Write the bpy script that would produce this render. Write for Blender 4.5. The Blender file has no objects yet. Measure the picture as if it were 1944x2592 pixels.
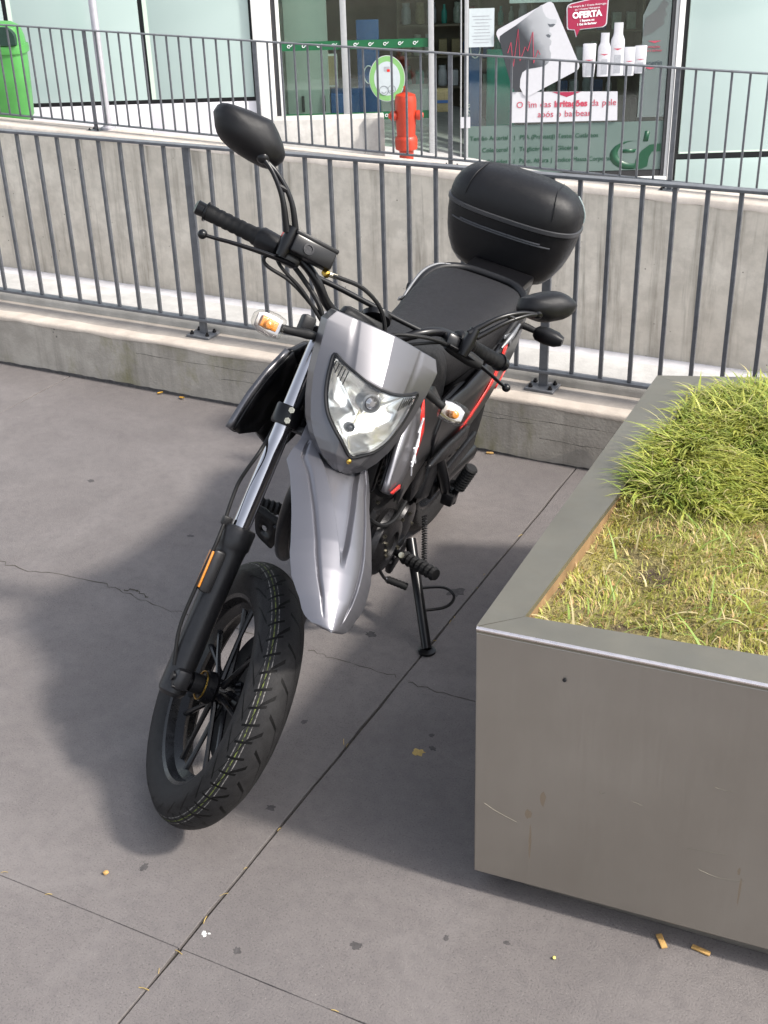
import bpy, bmesh, math, random
import numpy as np
from mathutils import Vector, Matrix

random.seed(7); np.random.seed(7)
R = math.radians
scene = bpy.context.scene
COL = scene.collection

# ------------------------------------------------------------------ camera
CAM_H = 1.8366
yaw, pit, rol = -0.482701, 0.484821, -0.030585
fwv = Vector((math.sin(yaw)*math.cos(pit), math.cos(yaw)*math.cos(pit), -math.sin(pit)))
rtv = Vector((math.cos(yaw), -math.sin(yaw), 0)); upv = rtv.cross(fwv)
r2 = rtv*math.cos(rol) + upv*math.sin(rol); u2 = -rtv*math.sin(rol) + upv*math.cos(rol)
cam = bpy.data.cameras.new('camera'); camo = bpy.data.objects.new('camera', cam); COL.objects.link(camo)
cm = Matrix((r2, u2, -fwv)).transposed().to_4x4(); cm.translation = (0, 0, CAM_H)
camo.matrix_world = cm
cam.sensor_fit = 'VERTICAL'; cam.sensor_height = 24; cam.sensor_width = 18
cam.lens = 24*3105.9/2592; cam.clip_start = 0.05; cam.clip_end = 800
scene.camera = camo

# ------------------------------------------------------------------ sky and sun
SUN_EL = R(45); SUN_AZ = R(2)          # azimuth measured from +X towards +Y
w = bpy.data.worlds.new('World'); scene.world = w; w.use_nodes = True
nt = w.node_tree; nt.nodes.clear()
sky = nt.nodes.new('ShaderNodeTexSky'); sky.sky_type = 'NISHITA'; sky.sun_disc = False
sky.sun_elevation = SUN_EL; sky.sun_rotation = R(90) - SUN_AZ
sky.air_density = 1.0; sky.dust_density = 2.5; sky.ozone_density = 1.0
bg = nt.nodes.new('ShaderNodeBackground'); bg.inputs['Strength'].default_value = 0.15
wo = nt.nodes.new('ShaderNodeOutputWorld')
hs = nt.nodes.new('ShaderNodeHueSaturation'); hs.inputs['Saturation'].default_value = .42   # thin white haze
nt.links.new(sky.outputs[0], hs.inputs['Color']); nt.links.new(hs.outputs[0], bg.inputs['Color']); nt.links.new(bg.outputs[0], wo.inputs['Surface'])
sl = bpy.data.lights.new('sun', 'SUN'); sl.energy = 2.5; sl.angle = R(4.2); sl.color = (1.0, 0.94, 0.86)
so = bpy.data.objects.new('sun', sl); COL.objects.link(so)
sd = Vector((math.cos(SUN_EL)*math.cos(SUN_AZ), math.cos(SUN_EL)*math.sin(SUN_AZ), math.sin(SUN_EL)))
so.rotation_euler = sd.to_track_quat('Z', 'Y').to_euler(); so.location = (6, 0, 8)
scene.view_settings.view_transform = 'Standard'; scene.view_settings.look = 'None'
scene.view_settings.exposure = 1.08; scene.view_settings.gamma = 1.0
scene.view_settings.use_curve_mapping = False
scene.render.engine = 'CYCLES'

# ------------------------------------------------------------------ materials
class NT:
    def __init__(s, m): s.t = m.node_tree; s.n = s.t.nodes
    def new(s, typ, **kw):
        x = s.n.new('ShaderNode'+typ)
        for k, v in kw.items():
            if k.startswith('i_'):
                k = k[2:].replace('_', ' ')
                x.inputs[int(k) if k.isdigit() else k].default_value = v
            else: setattr(x, k, v)
        return x
    def link(s, a, b): s.t.links.new(a, b)
    def math(s, op, a, b=None, c=None, clamp=False):
        x = s.n.new('ShaderNodeMath'); x.operation = op; x.use_clamp = clamp
        for i, v in enumerate((a, b, c)):
            if v is None: continue
            if isinstance(v, (int, float)): x.inputs[i].default_value = v
            else: s.link(v, x.inputs[i])
        return x.outputs[0]
    def ramp(s, fac, stops):
        x = s.n.new('ShaderNodeValToRGB'); e = x.color_ramp.elements
        while len(e) < len(stops): e.new(0.5)
        for i, (p, c) in enumerate(stops):
            e[i].position = p
            if isinstance(c, (int, float)): c = (c, c, c)
            e[i].color = (*c[:3], 1)
        s.link(fac, x.inputs[0]); return x.outputs[0]
    def mix(s, fac, a, b, blend='MIX'):
        x = s.n.new('ShaderNodeMix'); x.data_type = 'RGBA'; x.blend_type = blend
        for sock, v in ((x.inputs[0], fac), (x.inputs[6], a), (x.inputs[7], b)):
            if isinstance(v, (int, float)): sock.default_value = v
            elif isinstance(v, (tuple, list)): sock.default_value = (*v[:3], 1)
            else: s.link(v, sock)
        return x.outputs[2]
    def noise(s, vec, scale, detail=5, rough=.55, dist=0):
        x = s.new('TexNoise'); x.inputs['Scale'].default_value = scale; x.inputs['Detail'].default_value = detail
        x.inputs['Roughness'].default_value = rough; x.inputs['Distortion'].default_value = dist
        s.link(vec, x.inputs['Vector']); return x.outputs[0]
    def scale(s, vec, sx, sy, sz):
        x = s.new('Mapping'); x.inputs['Scale'].default_value = (sx, sy, sz); s.link(vec, x.inputs['Vector']); return x.outputs[0]
    def bump(s, h, strength, dist=.01):
        x = s.new('Bump'); x.inputs['Strength'].default_value = strength; x.inputs['Distance'].default_value = dist
        s.link(h, x.inputs['Height']); return x.outputs[0]

def newmat(name):
    m = bpy.data.materials.new(name); m.use_nodes = True
    n = NT(m); p = m.node_tree.nodes['Principled BSDF']
    return m, n, p

def pm(name, col, rough=.5, metal=0, var=.12, scale=25, bump=0, bscale=300, coat=0, spec=None, rvar=.08):
    """plain procedural material: colour with noise variation, roughness variation and optional fine bump"""
    m, n, p = newmat(name)
    co = n.new('TexCoord').outputs['Object']
    ns = n.noise(co, scale, 6, .6)
    c0 = tuple(max(0, c*(1-var)) for c in col); c1 = tuple(min(1, c*(1+var)) for c in col)
    n.link(n.ramp(ns, [(.3, c0), (.7, c1)]), p.inputs['Base Color'])
    n2 = n.noise(co, scale*3.1, 4, .6)
    n.link(n.ramp(n2, [(.3, max(.02, rough-rvar)), (.7, min(1, rough+rvar))]), p.inputs['Roughness'])
    p.inputs['Metallic'].default_value = metal
    if coat: p.inputs['Coat Weight'].default_value = coat; p.inputs['Coat Roughness'].default_value = .08
    if spec is not None: p.inputs['Specular IOR Level'].default_value = spec
    if bump: n.link(n.bump(n.noise(co, bscale, 3, .6), bump, .002), p.inputs['Normal'])
    return m

MAT = {}
MAT['black_plastic'] = pm('black_plastic', (.007, .007, .008), .42, var=.2, bump=.12, bscale=900, spec=.3)
MAT['satin_black'] = pm('satin_black', (.005, .005, .006), .28, var=.1, scale=6, spec=.35, rvar=.0)
MAT['case_plastic'] = pm('case_plastic', (.006, .006, .007), .42, var=.15, bump=.25, bscale=1400, spec=.30)
MAT['seat_vinyl'] = pm('seat_vinyl', (.011, .0105, .0115), .55, var=.15, bump=.4, bscale=1100, spec=.28)
MAT['rubber'] = pm('rubber', (.007, .007, .0075), .6, var=.2, bump=.2, bscale=700, spec=.3)
MAT['grey_paint'] = pm('grey_paint', (.138, .136, .146), .36, metal=.75, var=.02, scale=4, coat=.2, rvar=.01)
MAT['silver_paint'] = pm('silver_paint', (.20, .197, .215), .38, metal=.8, var=.02, scale=4, coat=.15, rvar=.01)
MAT['slider_paint'] = pm('slider_paint', (.022, .022, .024), .38, metal=.4, var=.1, scale=80, bump=.08, bscale=600)
MAT['chrome'] = pm('chrome', (.44, .43, .445), .15, metal=1, var=.04, rvar=.03)
MAT['dark_metal'] = pm('dark_metal', (.018, .018, .02), .36, metal=.6, var=.25, scale=60, bump=.15, bscale=250)
MAT['engine_metal'] = pm('engine_metal', (.020, .019, .020), .33, metal=.5, var=.35, scale=40, bump=.2, bscale=160)
MAT['steel_bolt'] = pm('steel_bolt', (.45, .42, .33), .28, metal=1, var=.2, scale=200)
MAT['gold'] = pm('gold', (.55, .36, .08), .3, metal=1, var=.1)
MAT['rim_black'] = pm('rim_black', (.004, .004, .005), .3, var=.2, coat=.15, spec=.3)
MAT['red'] = pm('red', (.62, .018, .012), .35, var=.08, coat=.3)
MAT['white'] = pm('white_print', (.78, .78, .80), .4, var=.04)
MAT['amber'] = pm('amber', (.62, .22, .02), .2, var=.15, scale=300, bump=.5, bscale=350, coat=.5)
MAT['grey_trim'] = pm('grey_trim', (.16, .165, .175), .4, metal=.5, var=.08)
MAT['case_trim_lit'] = pm('case_trim_lit', (.045, .046, .050), .34, metal=.2, var=.1, spec=.5)  # paler than the case plastic: light off band and ribs put into the colour
MAT['rail_dark'] = pm('rail_dark', (.030, .031, .034), .36, metal=.3, var=.1)
MAT['fence_paint'] = pm('fence_paint', (.115, .12, .13), .42, var=.22, scale=30, bump=.25, bscale=220)

def clear_lens(name, tint=(1, 1, 1), bscale=120, bump=.3, frost=.0):
    m = bpy.data.materials.new(name); m.use_nodes = True; n = NT(m); n.n.clear()
    out = n.new('OutputMaterial'); tr = n.new('BsdfTransparent'); gl = n.new('BsdfGlossy')
    tr.inputs['Color'].default_value = (*tint, 1); gl.inputs['Roughness'].default_value = .05
    fr = n.new('LayerWeight'); fr.inputs['Blend'].default_value = .5
    co = n.new('TexCoord').outputs['Object']
    wv = n.noise(co, bscale, 2, .5)
    bn = n.bump(wv, bump, .003); n.link(bn, gl.inputs['Normal']); n.link(bn, fr.inputs['Normal'])
    mx = n.new('MixShader'); f = n.math('ADD', n.math('MULTIPLY', n.math('POWER', fr.outputs['Facing'], 4), .8), frost+.035, clamp=True)
    n.link(f, mx.inputs[0]); n.link(tr.outputs[0], mx.inputs[1]); n.link(gl.outputs[0], mx.inputs[2])
    n.link(mx.outputs[0], out.inputs['Surface']); return m
MAT['lens'] = clear_lens('clear_lens', (.93, .94, .93), 60, .06, .0)
MAT['ind_lens'] = clear_lens('indicator_lens', (.93, .92, .90), 260, .5, .0)
MAT['shop_glass'] = clear_lens('shop_glass', (.82, .90, .86), 1.2, .02, .04)
def reflector_mat():
    m, n, p = newmat('headlight_reflector')
    co = n.new('TexCoord').outputs['Object']
    v = n.new('TexVoronoi'); v.inputs['Scale'].default_value = 24; v.feature = 'SMOOTH_F1'; n.link(co, v.inputs['Vector'])
    p.inputs['Base Color'].default_value = (.86, .86, .85, 1); p.inputs['Metallic'].default_value = .93
    p.inputs['Roughness'].default_value = .20
    n.link(n.bump(n.math('ADD', n.noise(co, 17, 1, .4, .6), n.math('MULTIPLY', v.outputs['Distance'], .8)), .7, .010), p.inputs['Normal']); return m
MAT['reflector'] = reflector_mat()

# ------------------------------------------------------------------ mesh helpers
def catmull(pts, n=6):
    pts = [Vector(p) for p in pts]; out = []
    P = [pts[0]*2-pts[1]] + pts + [pts[-1]*2-pts[-2]]
    for i in range(1, len(P)-2):
        for k in range(n):
            t = k/n; a, b, c, d = P[i-1], P[i], P[i+1], P[i+2]
            out.append(.5*((2*b)+(c-a)*t+(2*a-5*b+4*c-d)*t*t+(3*b-a-3*c+d)*t**3))
    out.append(pts[-1]); return out

def interp(tab, x):
    xs = [a for a, _ in tab]; ys = [b for _, b in tab]
    return float(np.interp(x, xs, ys))

class MB:
    def __init__(s): s.v = []; s.f = []; s.uv = None
    def add(s, vs, fs):
        o = len(s.v); s.v += [Vector(p) for p in vs]; s.f += [tuple(i+o for i in f) for f in fs]; return s
    def bm(s, b):
        b.verts.index_update(); o = len(s.v)
        s.v += [v.co.copy() for v in b.verts]; s.f += [tuple(v.index+o for v in f.verts) for f in b.faces]; b.free(); return s
    def box(s, c, d, bev=0, rot=None, seg=2):
        b = bmesh.new(); bmesh.ops.create_cube(b, size=1)
        for v in b.verts: v.co = Vector((v.co.x*d[0], v.co.y*d[1], v.co.z*d[2]))
        if bev: bmesh.ops.bevel(b, geom=list(b.edges), offset=bev, segments=seg, profile=.5, affect='EDGES')
        if rot is not None:
            for v in b.verts: v.co = rot @ v.co
        for v in b.verts: v.co += Vector(c)
        return s.bm(b)
    def tube(s, pts, r, seg=12, smooth=0, cap=True, flat=1.0):
        if smooth:
            m = len(pts); rr = r
            pts = catmull(pts, smooth)
            if isinstance(r, (list, tuple)):
                r = [float(np.interp(i/(len(pts)-1)*(m-1), range(m), rr)) for i in range(len(pts))]
        pts = [Vector(p) for p in pts]
        if not isinstance(r, (list, tuple)): r = [r]*len(pts)
        t0 = (pts[1]-pts[0]).normalized(); a = Vector((0, 0, 1)) if abs(t0.z) < .9 else Vector((1, 0, 0))
        nrm = (a - t0*a.dot(t0)).normalized(); rings = []
        for i, p in enumerate(pts):
            t = (pts[min(i+1, len(pts)-1)]-pts[max(i-1, 0)])
            if t.length < 1e-9: t = t0.copy()
            t.normalize(); nrm = (nrm - t*nrm.dot(t)).normalized(); bn = t.cross(nrm)
            rings.append([p+(nrm*math.cos(k*2*math.pi/seg)*flat+bn*math.sin(k*2*math.pi/seg))*r[i] for k in range(seg)])
        return s.loft(rings, cap)
    def loft(s, rings, cap=True, closed=True):
        n = len(rings[0]); vs = [p for rg in rings for p in rg]; fs = []
        for i in range(len(rings)-1):
            for k in range(n if closed else n-1):
                k2 = (k+1) % n; fs.append((i*n+k, i*n+k2, (i+1)*n+k2, (i+1)*n+k))
        if cap and closed: fs.append(tuple(range(n-1, -1, -1))); fs.append(tuple((len(rings)-1)*n+k for k in range(n)))
        return s.add(vs, fs)
    def lathe(s, prof, c, axis, seg=24, cap=True):
        ax = Vector(axis).normalized(); a = Vector((0, 0, 1)) if abs(ax.z) < .9 else Vector((1, 0, 0))
        x = (a-ax*a.dot(ax)).normalized(); y = ax.cross(x); c = Vector(c)
        return s.loft([[c+ax*h+(x*math.cos(k*2*math.pi/seg)+y*math.sin(k*2*math.pi/seg))*max(r, 1e-4) for k in range(seg)] for r, h in prof], cap)
    def grid(s, fn, nu, nv, keep=None):
        vs = [fn(i/nu, j/nv) for i in range(nu+1) for j in range(nv+1)]; fs = []
        for i in range(nu):
            for j in range(nv):
                if keep and not keep((i+.5)/nu, (j+.5)/nv): continue
                fs.append((i*(nv+1)+j, (i+1)*(nv+1)+j, (i+1)*(nv+1)+j+1, i*(nv+1)+j+1))
        return s.add(vs, fs)
    def prism(s, poly, fn, d0, d1):
        """polygon of 2-D points, fn(a, b, d) -> 3-D point, extruded from d0 to d1"""
        n = len(poly)
        a = [fn(p[0], p[1], d0) for p in poly]; b = [fn(p[0], p[1], d1) for p in poly]
        fs = [tuple(range(n)), tuple(range(2*n-1, n-1, -1))] + [(i, i+n, (i+1) % n+n, (i+1) % n) for i in range(n)]
        return s.add(a+b, fs)
    def build(s, name, mat, parent=None, ang=38, xf=None, solid=0, sub=0, bev=0):
        me = bpy.data.meshes.new(name)
        vs = [xf(p) for p in s.v] if xf else s.v
        me.from_pydata([tuple(p) for p in vs], [], s.f); me.validate()
        b = bmesh.new(); b.from_mesh(me); bmesh.ops.remove_doubles(b, verts=b.verts, dist=1e-6)
        bmesh.ops.recalc_face_normals(b, faces=b.faces); b.to_mesh(me); b.free()
        me.materials.append(MAT[mat] if isinstance(mat, str) else mat)
        me.shade_smooth()
        if ang < 180: me.set_sharp_from_angle(angle=R(ang))
        o = bpy.data.objects.new(name, me); COL.objects.link(o)
        if parent: o.parent = parent
        if bev:
            x = o.modifiers.new('b', 'BEVEL'); x.width = bev; x.segments = 2; x.limit_method = 'ANGLE'; x.angle_limit = R(30)
        if solid: x = o.modifiers.new('s', 'SOLIDIFY'); x.thickness = solid; x.offset = -1
        if sub: x = o.modifiers.new('u', 'SUBSURF'); x.levels = sub; x.render_levels = sub
        return o

def tag(o, label=None, cat=None, group=None, kind=None):
    if label: o['label'] = label
    if cat: o['category'] = cat
    if group: o['group'] = group
    if kind: o['kind'] = kind
    return o
def empty(name, mw=None):
    o = bpy.data.objects.new(name, None); COL.objects.link(o); o.empty_display_size = .1
    if mw is not None: o.matrix_world = mw
    return o
def copy_to(o, parent, loc=None):
    c = o.copy(); COL.objects.link(c); c.parent = parent
    if loc is not None: c.location = loc
    return c
def text_mesh(name, body, size, mat, parent, loc, align='LEFT', rot=0, bold=0, shear=0, depth=.001):
    cu = bpy.data.curves.new('txt', 'FONT'); cu.body = body; cu.size = size; cu.align_x = align; cu.extrude = depth
    cu.offset = bold; cu.shear = shear; cu.resolution_u = 3
    o = bpy.data.objects.new('txt', cu); COL.objects.link(o)
    dg = bpy.context.evaluated_depsgraph_get(); me = bpy.data.meshes.new_from_object(o.evaluated_get(dg))
    bpy.data.objects.remove(o); bpy.data.curves.remove(cu)
    ca, sa = math.cos(rot), math.sin(rot)
    for v in me.vertices:
        x, y, z = v.co; v.co = (x*ca-y*sa, -z, x*sa+y*ca)
    me.materials.clear(); me.materials.append(MAT[mat]); me.name = name
    t = bpy.data.objects.new(name, me); COL.objects.link(t); t.parent = parent; t.location = loc
    return t
# ================================================================== SETTING
def pos_of(n): return n.new('NewGeometry').outputs['Position']

def paving_mat():
    m, n, p = newmat('paving_concrete'); P = pos_of(n)
    big = n.noise(P, 1.1, 5, .6, .4); mid = n.noise(P, 6, 6, .62); fine = n.noise(P, 240, 3, .7)
    base = n.ramp(big, [(.28, (.132, .119, .116)), (.55, (.162, .146, .141)), (.75, (.190, .170, .163))])
    base = n.mix(n.ramp(mid, [(.35, .0), (.7, .42)]), base, (.125, .113, .110))
    sp = n.new('TexVoronoi'); sp.inputs['Scale'].default_value = 210; n.link(P, sp.inputs['Vector'])
    spk = n.ramp(sp.outputs['Distance'], [(.0, 1.0), (.22, .0)])
    pick = n.ramp(n.noise(P, 90, 2, .5), [(.50, 0.0), (.60, .9)])
    base = n.mix(n.math('MULTIPLY', spk, pick), base, (.36, .33, .31))
    base = n.mix(n.ramp(fine, [(.30, .85), (.47, .0)]), base, (.055, .05, .05))
    blot = n.noise(P, 2.6, 4, .6, 1.0); base = n.mix(n.ramp(blot, [(.46, 0.0), (.70, .36)]), base, (.225, .206, .198))
    dk = n.noise(P, 1.9, 5, .65, 1.4); base = n.mix(n.ramp(dk, [(.54, 0.0), (.72, .34)]), base, (.105, .094, .093))
    lum = n.noise(P, 34, 3, .6); base = n.mix(n.ramp(lum, [(.3, .30), (.55, 0.0)]), base, (.09, .082, .084))
    scr = n.noise(n.scale(P, 9, 40, 9), 1.0, 3, .6)
    base = n.mix(n.ramp(scr, [(.70, 0.0), (.80, .30)]), base, (.30, .28, .275))
    n.link(base, p.inputs['Base Color'])
    n.link(n.ramp(mid, [(.3, .62), (.7, .82)]), p.inputs['Roughness'])
    n.link(n.bump(n.math('ADD', fine, n.math('MULTIPLY', mid, .6)), .5, .004), p.inputs['Normal'])
    return m
MAT['paving'] = paving_mat()

def concrete(name, c0, c1, streak=.0, stain=(.10, .095, .08), moss=0, spots=1, bump=.35):
    m, n, p = newmat(name); P = pos_of(n)
    big = n.noise(P, 1.6, 5, .6, .6); mid = n.noise(P, 9, 6, .65)
    base = n.ramp(big, [(.3, c0), (.7, c1)])
    base = n.mix(n.ramp(mid, [(.38, .5), (.62, 0.0)]), base, tuple(c*.70 for c in c0))
    if streak:
        st = n.noise(n.scale(P, 7, 7, .55), 1.0, 6, .7, .2); st2 = n.noise(n.scale(P, 26, 26, 1.3), 1.0, 4, .6)
        f = n.math('MULTIPLY', n.ramp(st, [(.50, 0.0), (.68, 1.0)]), n.ramp(st2, [(.35, .25), (.65, 1.0)]))
        base = n.mix(n.math('MULTIPLY', f, streak), base, stain)
    if spots:
        v = n.new('TexVoronoi'); v.inputs['Scale'].default_value = 17; n.link(P, v.inputs['Vector'])
        hole = n.ramp(v.outputs['Distance'], [(.05, 1.0), (.10, .0)])
        pk = n.ramp(n.noise(P, 5, 2, .5), [(.53, 0.0), (.60, 1.0)])
        base = n.mix(n.math('MULTIPLY', hole, n.math('MULTIPLY', pk, .8)), base, (.05, .045, .04))
    if moss:
        mo = n.noise(n.scale(P, 4, 4, 2.2), 1.0, 5, .65, .3)
        base = n.mix(n.ramp(mo, [(.52, 0.0), (.70, moss)]), base, (.15, .14, .055))
    n.link(base, p.inputs['Base Color']); p.inputs['Roughness'].default_value = .82
    n.link(n.bump(n.math('ADD', n.noise(P, 120, 4, .6), n.math('MULTIPLY', mid, .8)), bump, .004), p.inputs['Normal'])
    return m
MAT['kerb_concrete'] = concrete('kerb_concrete', (.28, .255, .22), (.41, .38, .335), .6, (.10, .09, .075), .85)
MAT['kerb_top'] = concrete('kerb_top', (.30, .27, .24), (.40, .36, .32), .1, (.2, .17, .14), 0, 0)
MAT['kerb_edge'] = concrete('kerb_edge', (.46, .40, .34), (.58, .51, .44), .15, (.35, .29, .23), 0, 0)
MAT['upstand'] = concrete('upstand_concrete', (.40, .385, .36), (.50, .485, .46), .1, (.25, .23, .2), 0, 0)
MAT['wall_concrete'] = concrete('wall_concrete', (.475, .435, .365), (.61, .57, .49), 1.0, (.17, .155, .125), .0, 1)
MAT['cap_concrete'] = concrete('cap_concrete', (.52, .46, .40), (.64, .58, .51), .2, (.3, .26, .2), 0, 0)
MAT['ramp_floor'] = concrete('ramp_floor', (.50, .49, .51), (.58, .57, .59), .1, (.4, .39, .38), 0, 0)
MAT['street'] = concrete('street_paving', (.40, .39, .39), (.5, .49, .48), 0, (.2, .2, .2), 0, 0)
MAT['block_wall'] = concrete('block_wall', (.50, .48, .45), (.60, .58, .55), .3, (.3, .28, .25), 0, 0)
MAT['joint_dirt'] = pm('joint_dirt', (.05, .043, .034), .95, var=.5, scale=60, bump=.8, bscale=300)
MAT['gum'] = pm('gum_stain', (.065, .06, .06), .8, var=.4, scale=60, bump=.4, bscale=200)
MAT['straw'] = pm('straw', (.42, .30, .10), .7, var=.3, scale=100)
MAT['leaf_yellow'] = pm('leaf_yellow', (.62, .36, .05), .6, var=.25, scale=120)
MAT['wood_chip'] = pm('wood_chip', (.45, .27, .09), .7, var=.3, scale=150, bump=.4, bscale=400)
MAT['dark_gap'] = pm('dark_gap', (.012, .012, .014), .7)

# ---- plaza: base sheet with slabs that lie on it
def sheet(name, x0, x1, y0, y1, z, mat, kind='structure'):
    o = MB().add([(x0, y0, z), (x1, y0, z), (x1, y1, z), (x0, y1, z)], [(0, 1, 2, 3)]).build(name, mat)
    tag(o, kind=kind); return o
ground = sheet('ground', -160, 160, -160, 3.66, -.011, 'paving')
MAT['joint'] = MAT['joint_dirt']
def slab_mesh(x0, x1, y0, y1):
    gx, gy, b = .0034, .0005, .0012
    def edge(a, c, n=22):
        out = []
        for i in range(n):
            t = i/n; out.append((a[0]+(c[0]-a[0])*t, a[1]+(c[1]-a[1])*t))
        return out
    cs = [(x0+gx, y0+gy), (x1-gx, y0+gy), (x1-gx, y1-gy), (x0+gx, y1-gy)]
    ring = []
    for i in range(4): ring += edge(cs[i], cs[(i+1) % 4])
    ring = [(x+random.uniform(-.0020, .0020), y+random.uniform(-.0007, .0007)) for x, y in ring]
    cx, cy = (x0+x1)/2, (y0+y1)/2
    def sc(p, d):
        v = Vector((cx-p[0], cy-p[1])); v.normalize(); return (p[0]+v.x*d, p[1]+v.y*d)
    m = MB(); m.loft([[Vector((x, y, -.0105)) for x, y in ring], [Vector((x, y, -b)) for x, y in ring], [Vector((*sc(p, b), 0)) for p in ring]], cap=True)
    return m
XJ = [-1.1635+2.19*k for k in range(-3, 4)]; YJ = [3.642-2.324*k for k in range(0, 5)]
slabs = {}
for i in range(len(XJ)-1):
    for j in range(len(YJ)-1):
        slabs[i, j] = slab_mesh(XJ[i], XJ[i+1], YJ[j+1], YJ[j]).build('paving_slab', 'paving', ground, ang=4)
jb = MB().box(((XJ[0]+XJ[-1])/2, (YJ[0]+YJ[-1])/2, -.0108), (XJ[-1]-XJ[0], YJ[0]-YJ[-1], .004)).build('joint_bed', 'joint', ground)
# straw and grit lying in the joints
st = MB()
for k in range(26):
    if random.random() < .55: x = XJ[3]+random.gauss(0, .006); y = random.uniform(.9, 3.6) if random.random() < .3 else random.uniform(.9, 1.75); a = R(90)+random.gauss(0, .5)
    else: x = random.uniform(-2, 0); y = YJ[1]+random.gauss(0, .005); a = random.gauss(0, .5)
    l = random.uniform(.006, .022); d = Vector((math.cos(a), math.sin(a), 0))*l/2; q = Vector((x, y, .001))
    st.tube([q-d, q+Vector((0, 0, .002)), q+d], random.uniform(.0005, .0010), 5)
tag(st.build('joint_straw', 'straw'), 'bits of dry straw caught in the paving joints', 'straw', kind='stuff')
def blotch(name, x, y, r, mat, parent, z=.0006, el=1.0, jag=.35):
    n = 18; a0 = random.uniform(0, 6.28); pts = []
    for k in range(n):
        a = k*2*math.pi/n; rr = r*(1+random.uniform(-jag, jag))
        px, py = rr*math.cos(a)*el, rr*math.sin(a)
        pts.append((x+px*math.cos(a0)-py*math.sin(a0), y+px*math.sin(a0)+py*math.cos(a0)))
    m = MB(); m.prism(pts, lambda a, b, d: Vector((a, b, d)), -.001, z); return m.build(name, mat, parent)
for x, y, r in [(-1.301, 2.032, .011), (-.999, 2.115, .010), (-.976, 2.072, .012), (-1.214, 1.734, .017), (-1.208, 2.733, .03), (-1.33, 2.44, .02),
                (-.71, 1.561, .008), (-1.359, 1.466, .012), (-.60, 1.60, .009), (-2.641, 2.885, .014), (-1.06, 1.36, .012), (-.86, 1.47, .014), (-2.1, 2.7, .011), (-1.9, 1.6, .009)]:
    blotch('gum_stain', x, y, r*.6, 'gum', ground, el=random.uniform(1, 1.5))
def crack(pts, wd):
    P = []
    for a, b in zip(pts, pts[1:]):
        for k in range(5):
            t = k/5; P.append((a[0]+(b[0]-a[0])*t+random.gauss(0, .003), a[1]+(b[1]-a[1])*t+random.gauss(0, .004)))
    P.append(pts[-1]); up = []; dn = []
    for i, p in enumerate(P):
        h = wd*random.uniform(.3, 1.3); up.append((p[0], p[1]+h)); dn.append((p[0], p[1]-h))
    m = MB(); n = len(P)
    m.add([Vector((*p, .0007)) for p in up]+[Vector((*p, .0007)) for p in dn], [(i, i+1, n+i+1, n+i) for i in range(n-1)])
    return m.build('crack', 'joint_dirt', ground)
crack([(-2.60, 2.34), (-2.546, 2.334), (-2.435, 2.314), (-2.347, 2.336), (-2.158, 2.357), (-2.062, 2.335), (-1.945, 2.318), (-1.826, 2.322), (-1.6, 2.31)], .0015)
crack([(-1.45, 2.305), (-1.373, 2.3), (-1.231, 2.296), (-1.18, 2.29)], .0012)
crack([(-1.14, 2.285), (-1.079, 2.282), (-.993, 2.285), (-.9, 2.28)], .0012)
crack([(-2.09, 2.352), (-2.06, 2.36), (-2.03, 2.352), (-2.0, 2.345)], .0028)

# ---- low concrete kerb wall that carries the near railing
YC = 3.645; ZL = .214; YU = 3.815; ZU = .268
kerb = empty('kerb_wall', Matrix.Translation((-1.0, YC, 0)))
tag(kerb, 'low stained concrete kerb wall along the back of the paving under the near railing', 'wall')
def loc_box(name, mat, parent, c, d, bev=.004, **k):
    o = parent.matrix_world.translation
    return MB().box((c[0]-o.x, c[1]-o.y, c[2]-o.z), d, bev).build(name, mat, parent, **k)
loc_box('kerb_body', 'kerb_concrete', kerb, (-1, (YC+4.02)/2, -.42), (24, 4.02-YC, 2*(.42+ZL-.004)), .008)
loc_box('ledge_top', 'kerb_top', kerb, (-1, (YC+.055+YU)/2, ZL-.002), (24, YU-YC-.055, .008), .001)
ke = MB()
rg = []
for i in range(200):   # worn light mortar edge
    x = -13+24*i/199 + 0
    f = YC-.003+random.uniform(-.0015, .0015); bk = YC+.058+random.uniform(-.008, .012); lo = ZL-.014+random.uniform(-.006, .004)
    rg.append([Vector((x+1, f-YC, lo)), Vector((x+1, bk-YC, lo)), Vector((x+1, bk-YC, ZL+.0035)), Vector((x+1, f+.007-YC, ZL+.004)), Vector((x+1, f-YC, ZL-.003))])
ke.loft(rg).build('mortar_edge', 'kerb_edge', kerb, ang=50)
up = MB(); prof = [(YU, ZL-.05), (YU, ZU-.035), (YU+.004, ZU-.02), (YU+.012, ZU-.009), (YU+.024, ZU-.002), (YU+.04, ZU), (4.0, ZU), (4.0, ZL-.05)]
up.loft([[Vector((x, b-YC, c)) for b, c in prof] for x in (-12, 12)]).build('upstand', 'upstand', kerb, ang=25)
gm = MB(); n = 420      # grime gathered along the foot of the kerb
gx = [-6+9*i/n for i in range(n+1)]; hh = 0; gh = []
for i in range(n+1): hh = hh*.86+random.uniform(-.0022, .0026); gh.append(max(.002, .009+hh))
gm.add([Vector((x+1, -.0016, 0)) for x in gx]+[Vector((x+1, -.0016, h)) for x, h in zip(gx, gh)]+[Vector((x+1, -.006-.5*h, .0009)) for x, h in zip(gx, gh)], [(i, i+1, n+2+i, n+1+i) for i in range(n)]+[(i, i+1, 2*n+3+i, 2*n+2+i) for i in range(n)])
gm.build('foot_grime', 'gum', kerb)
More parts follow.
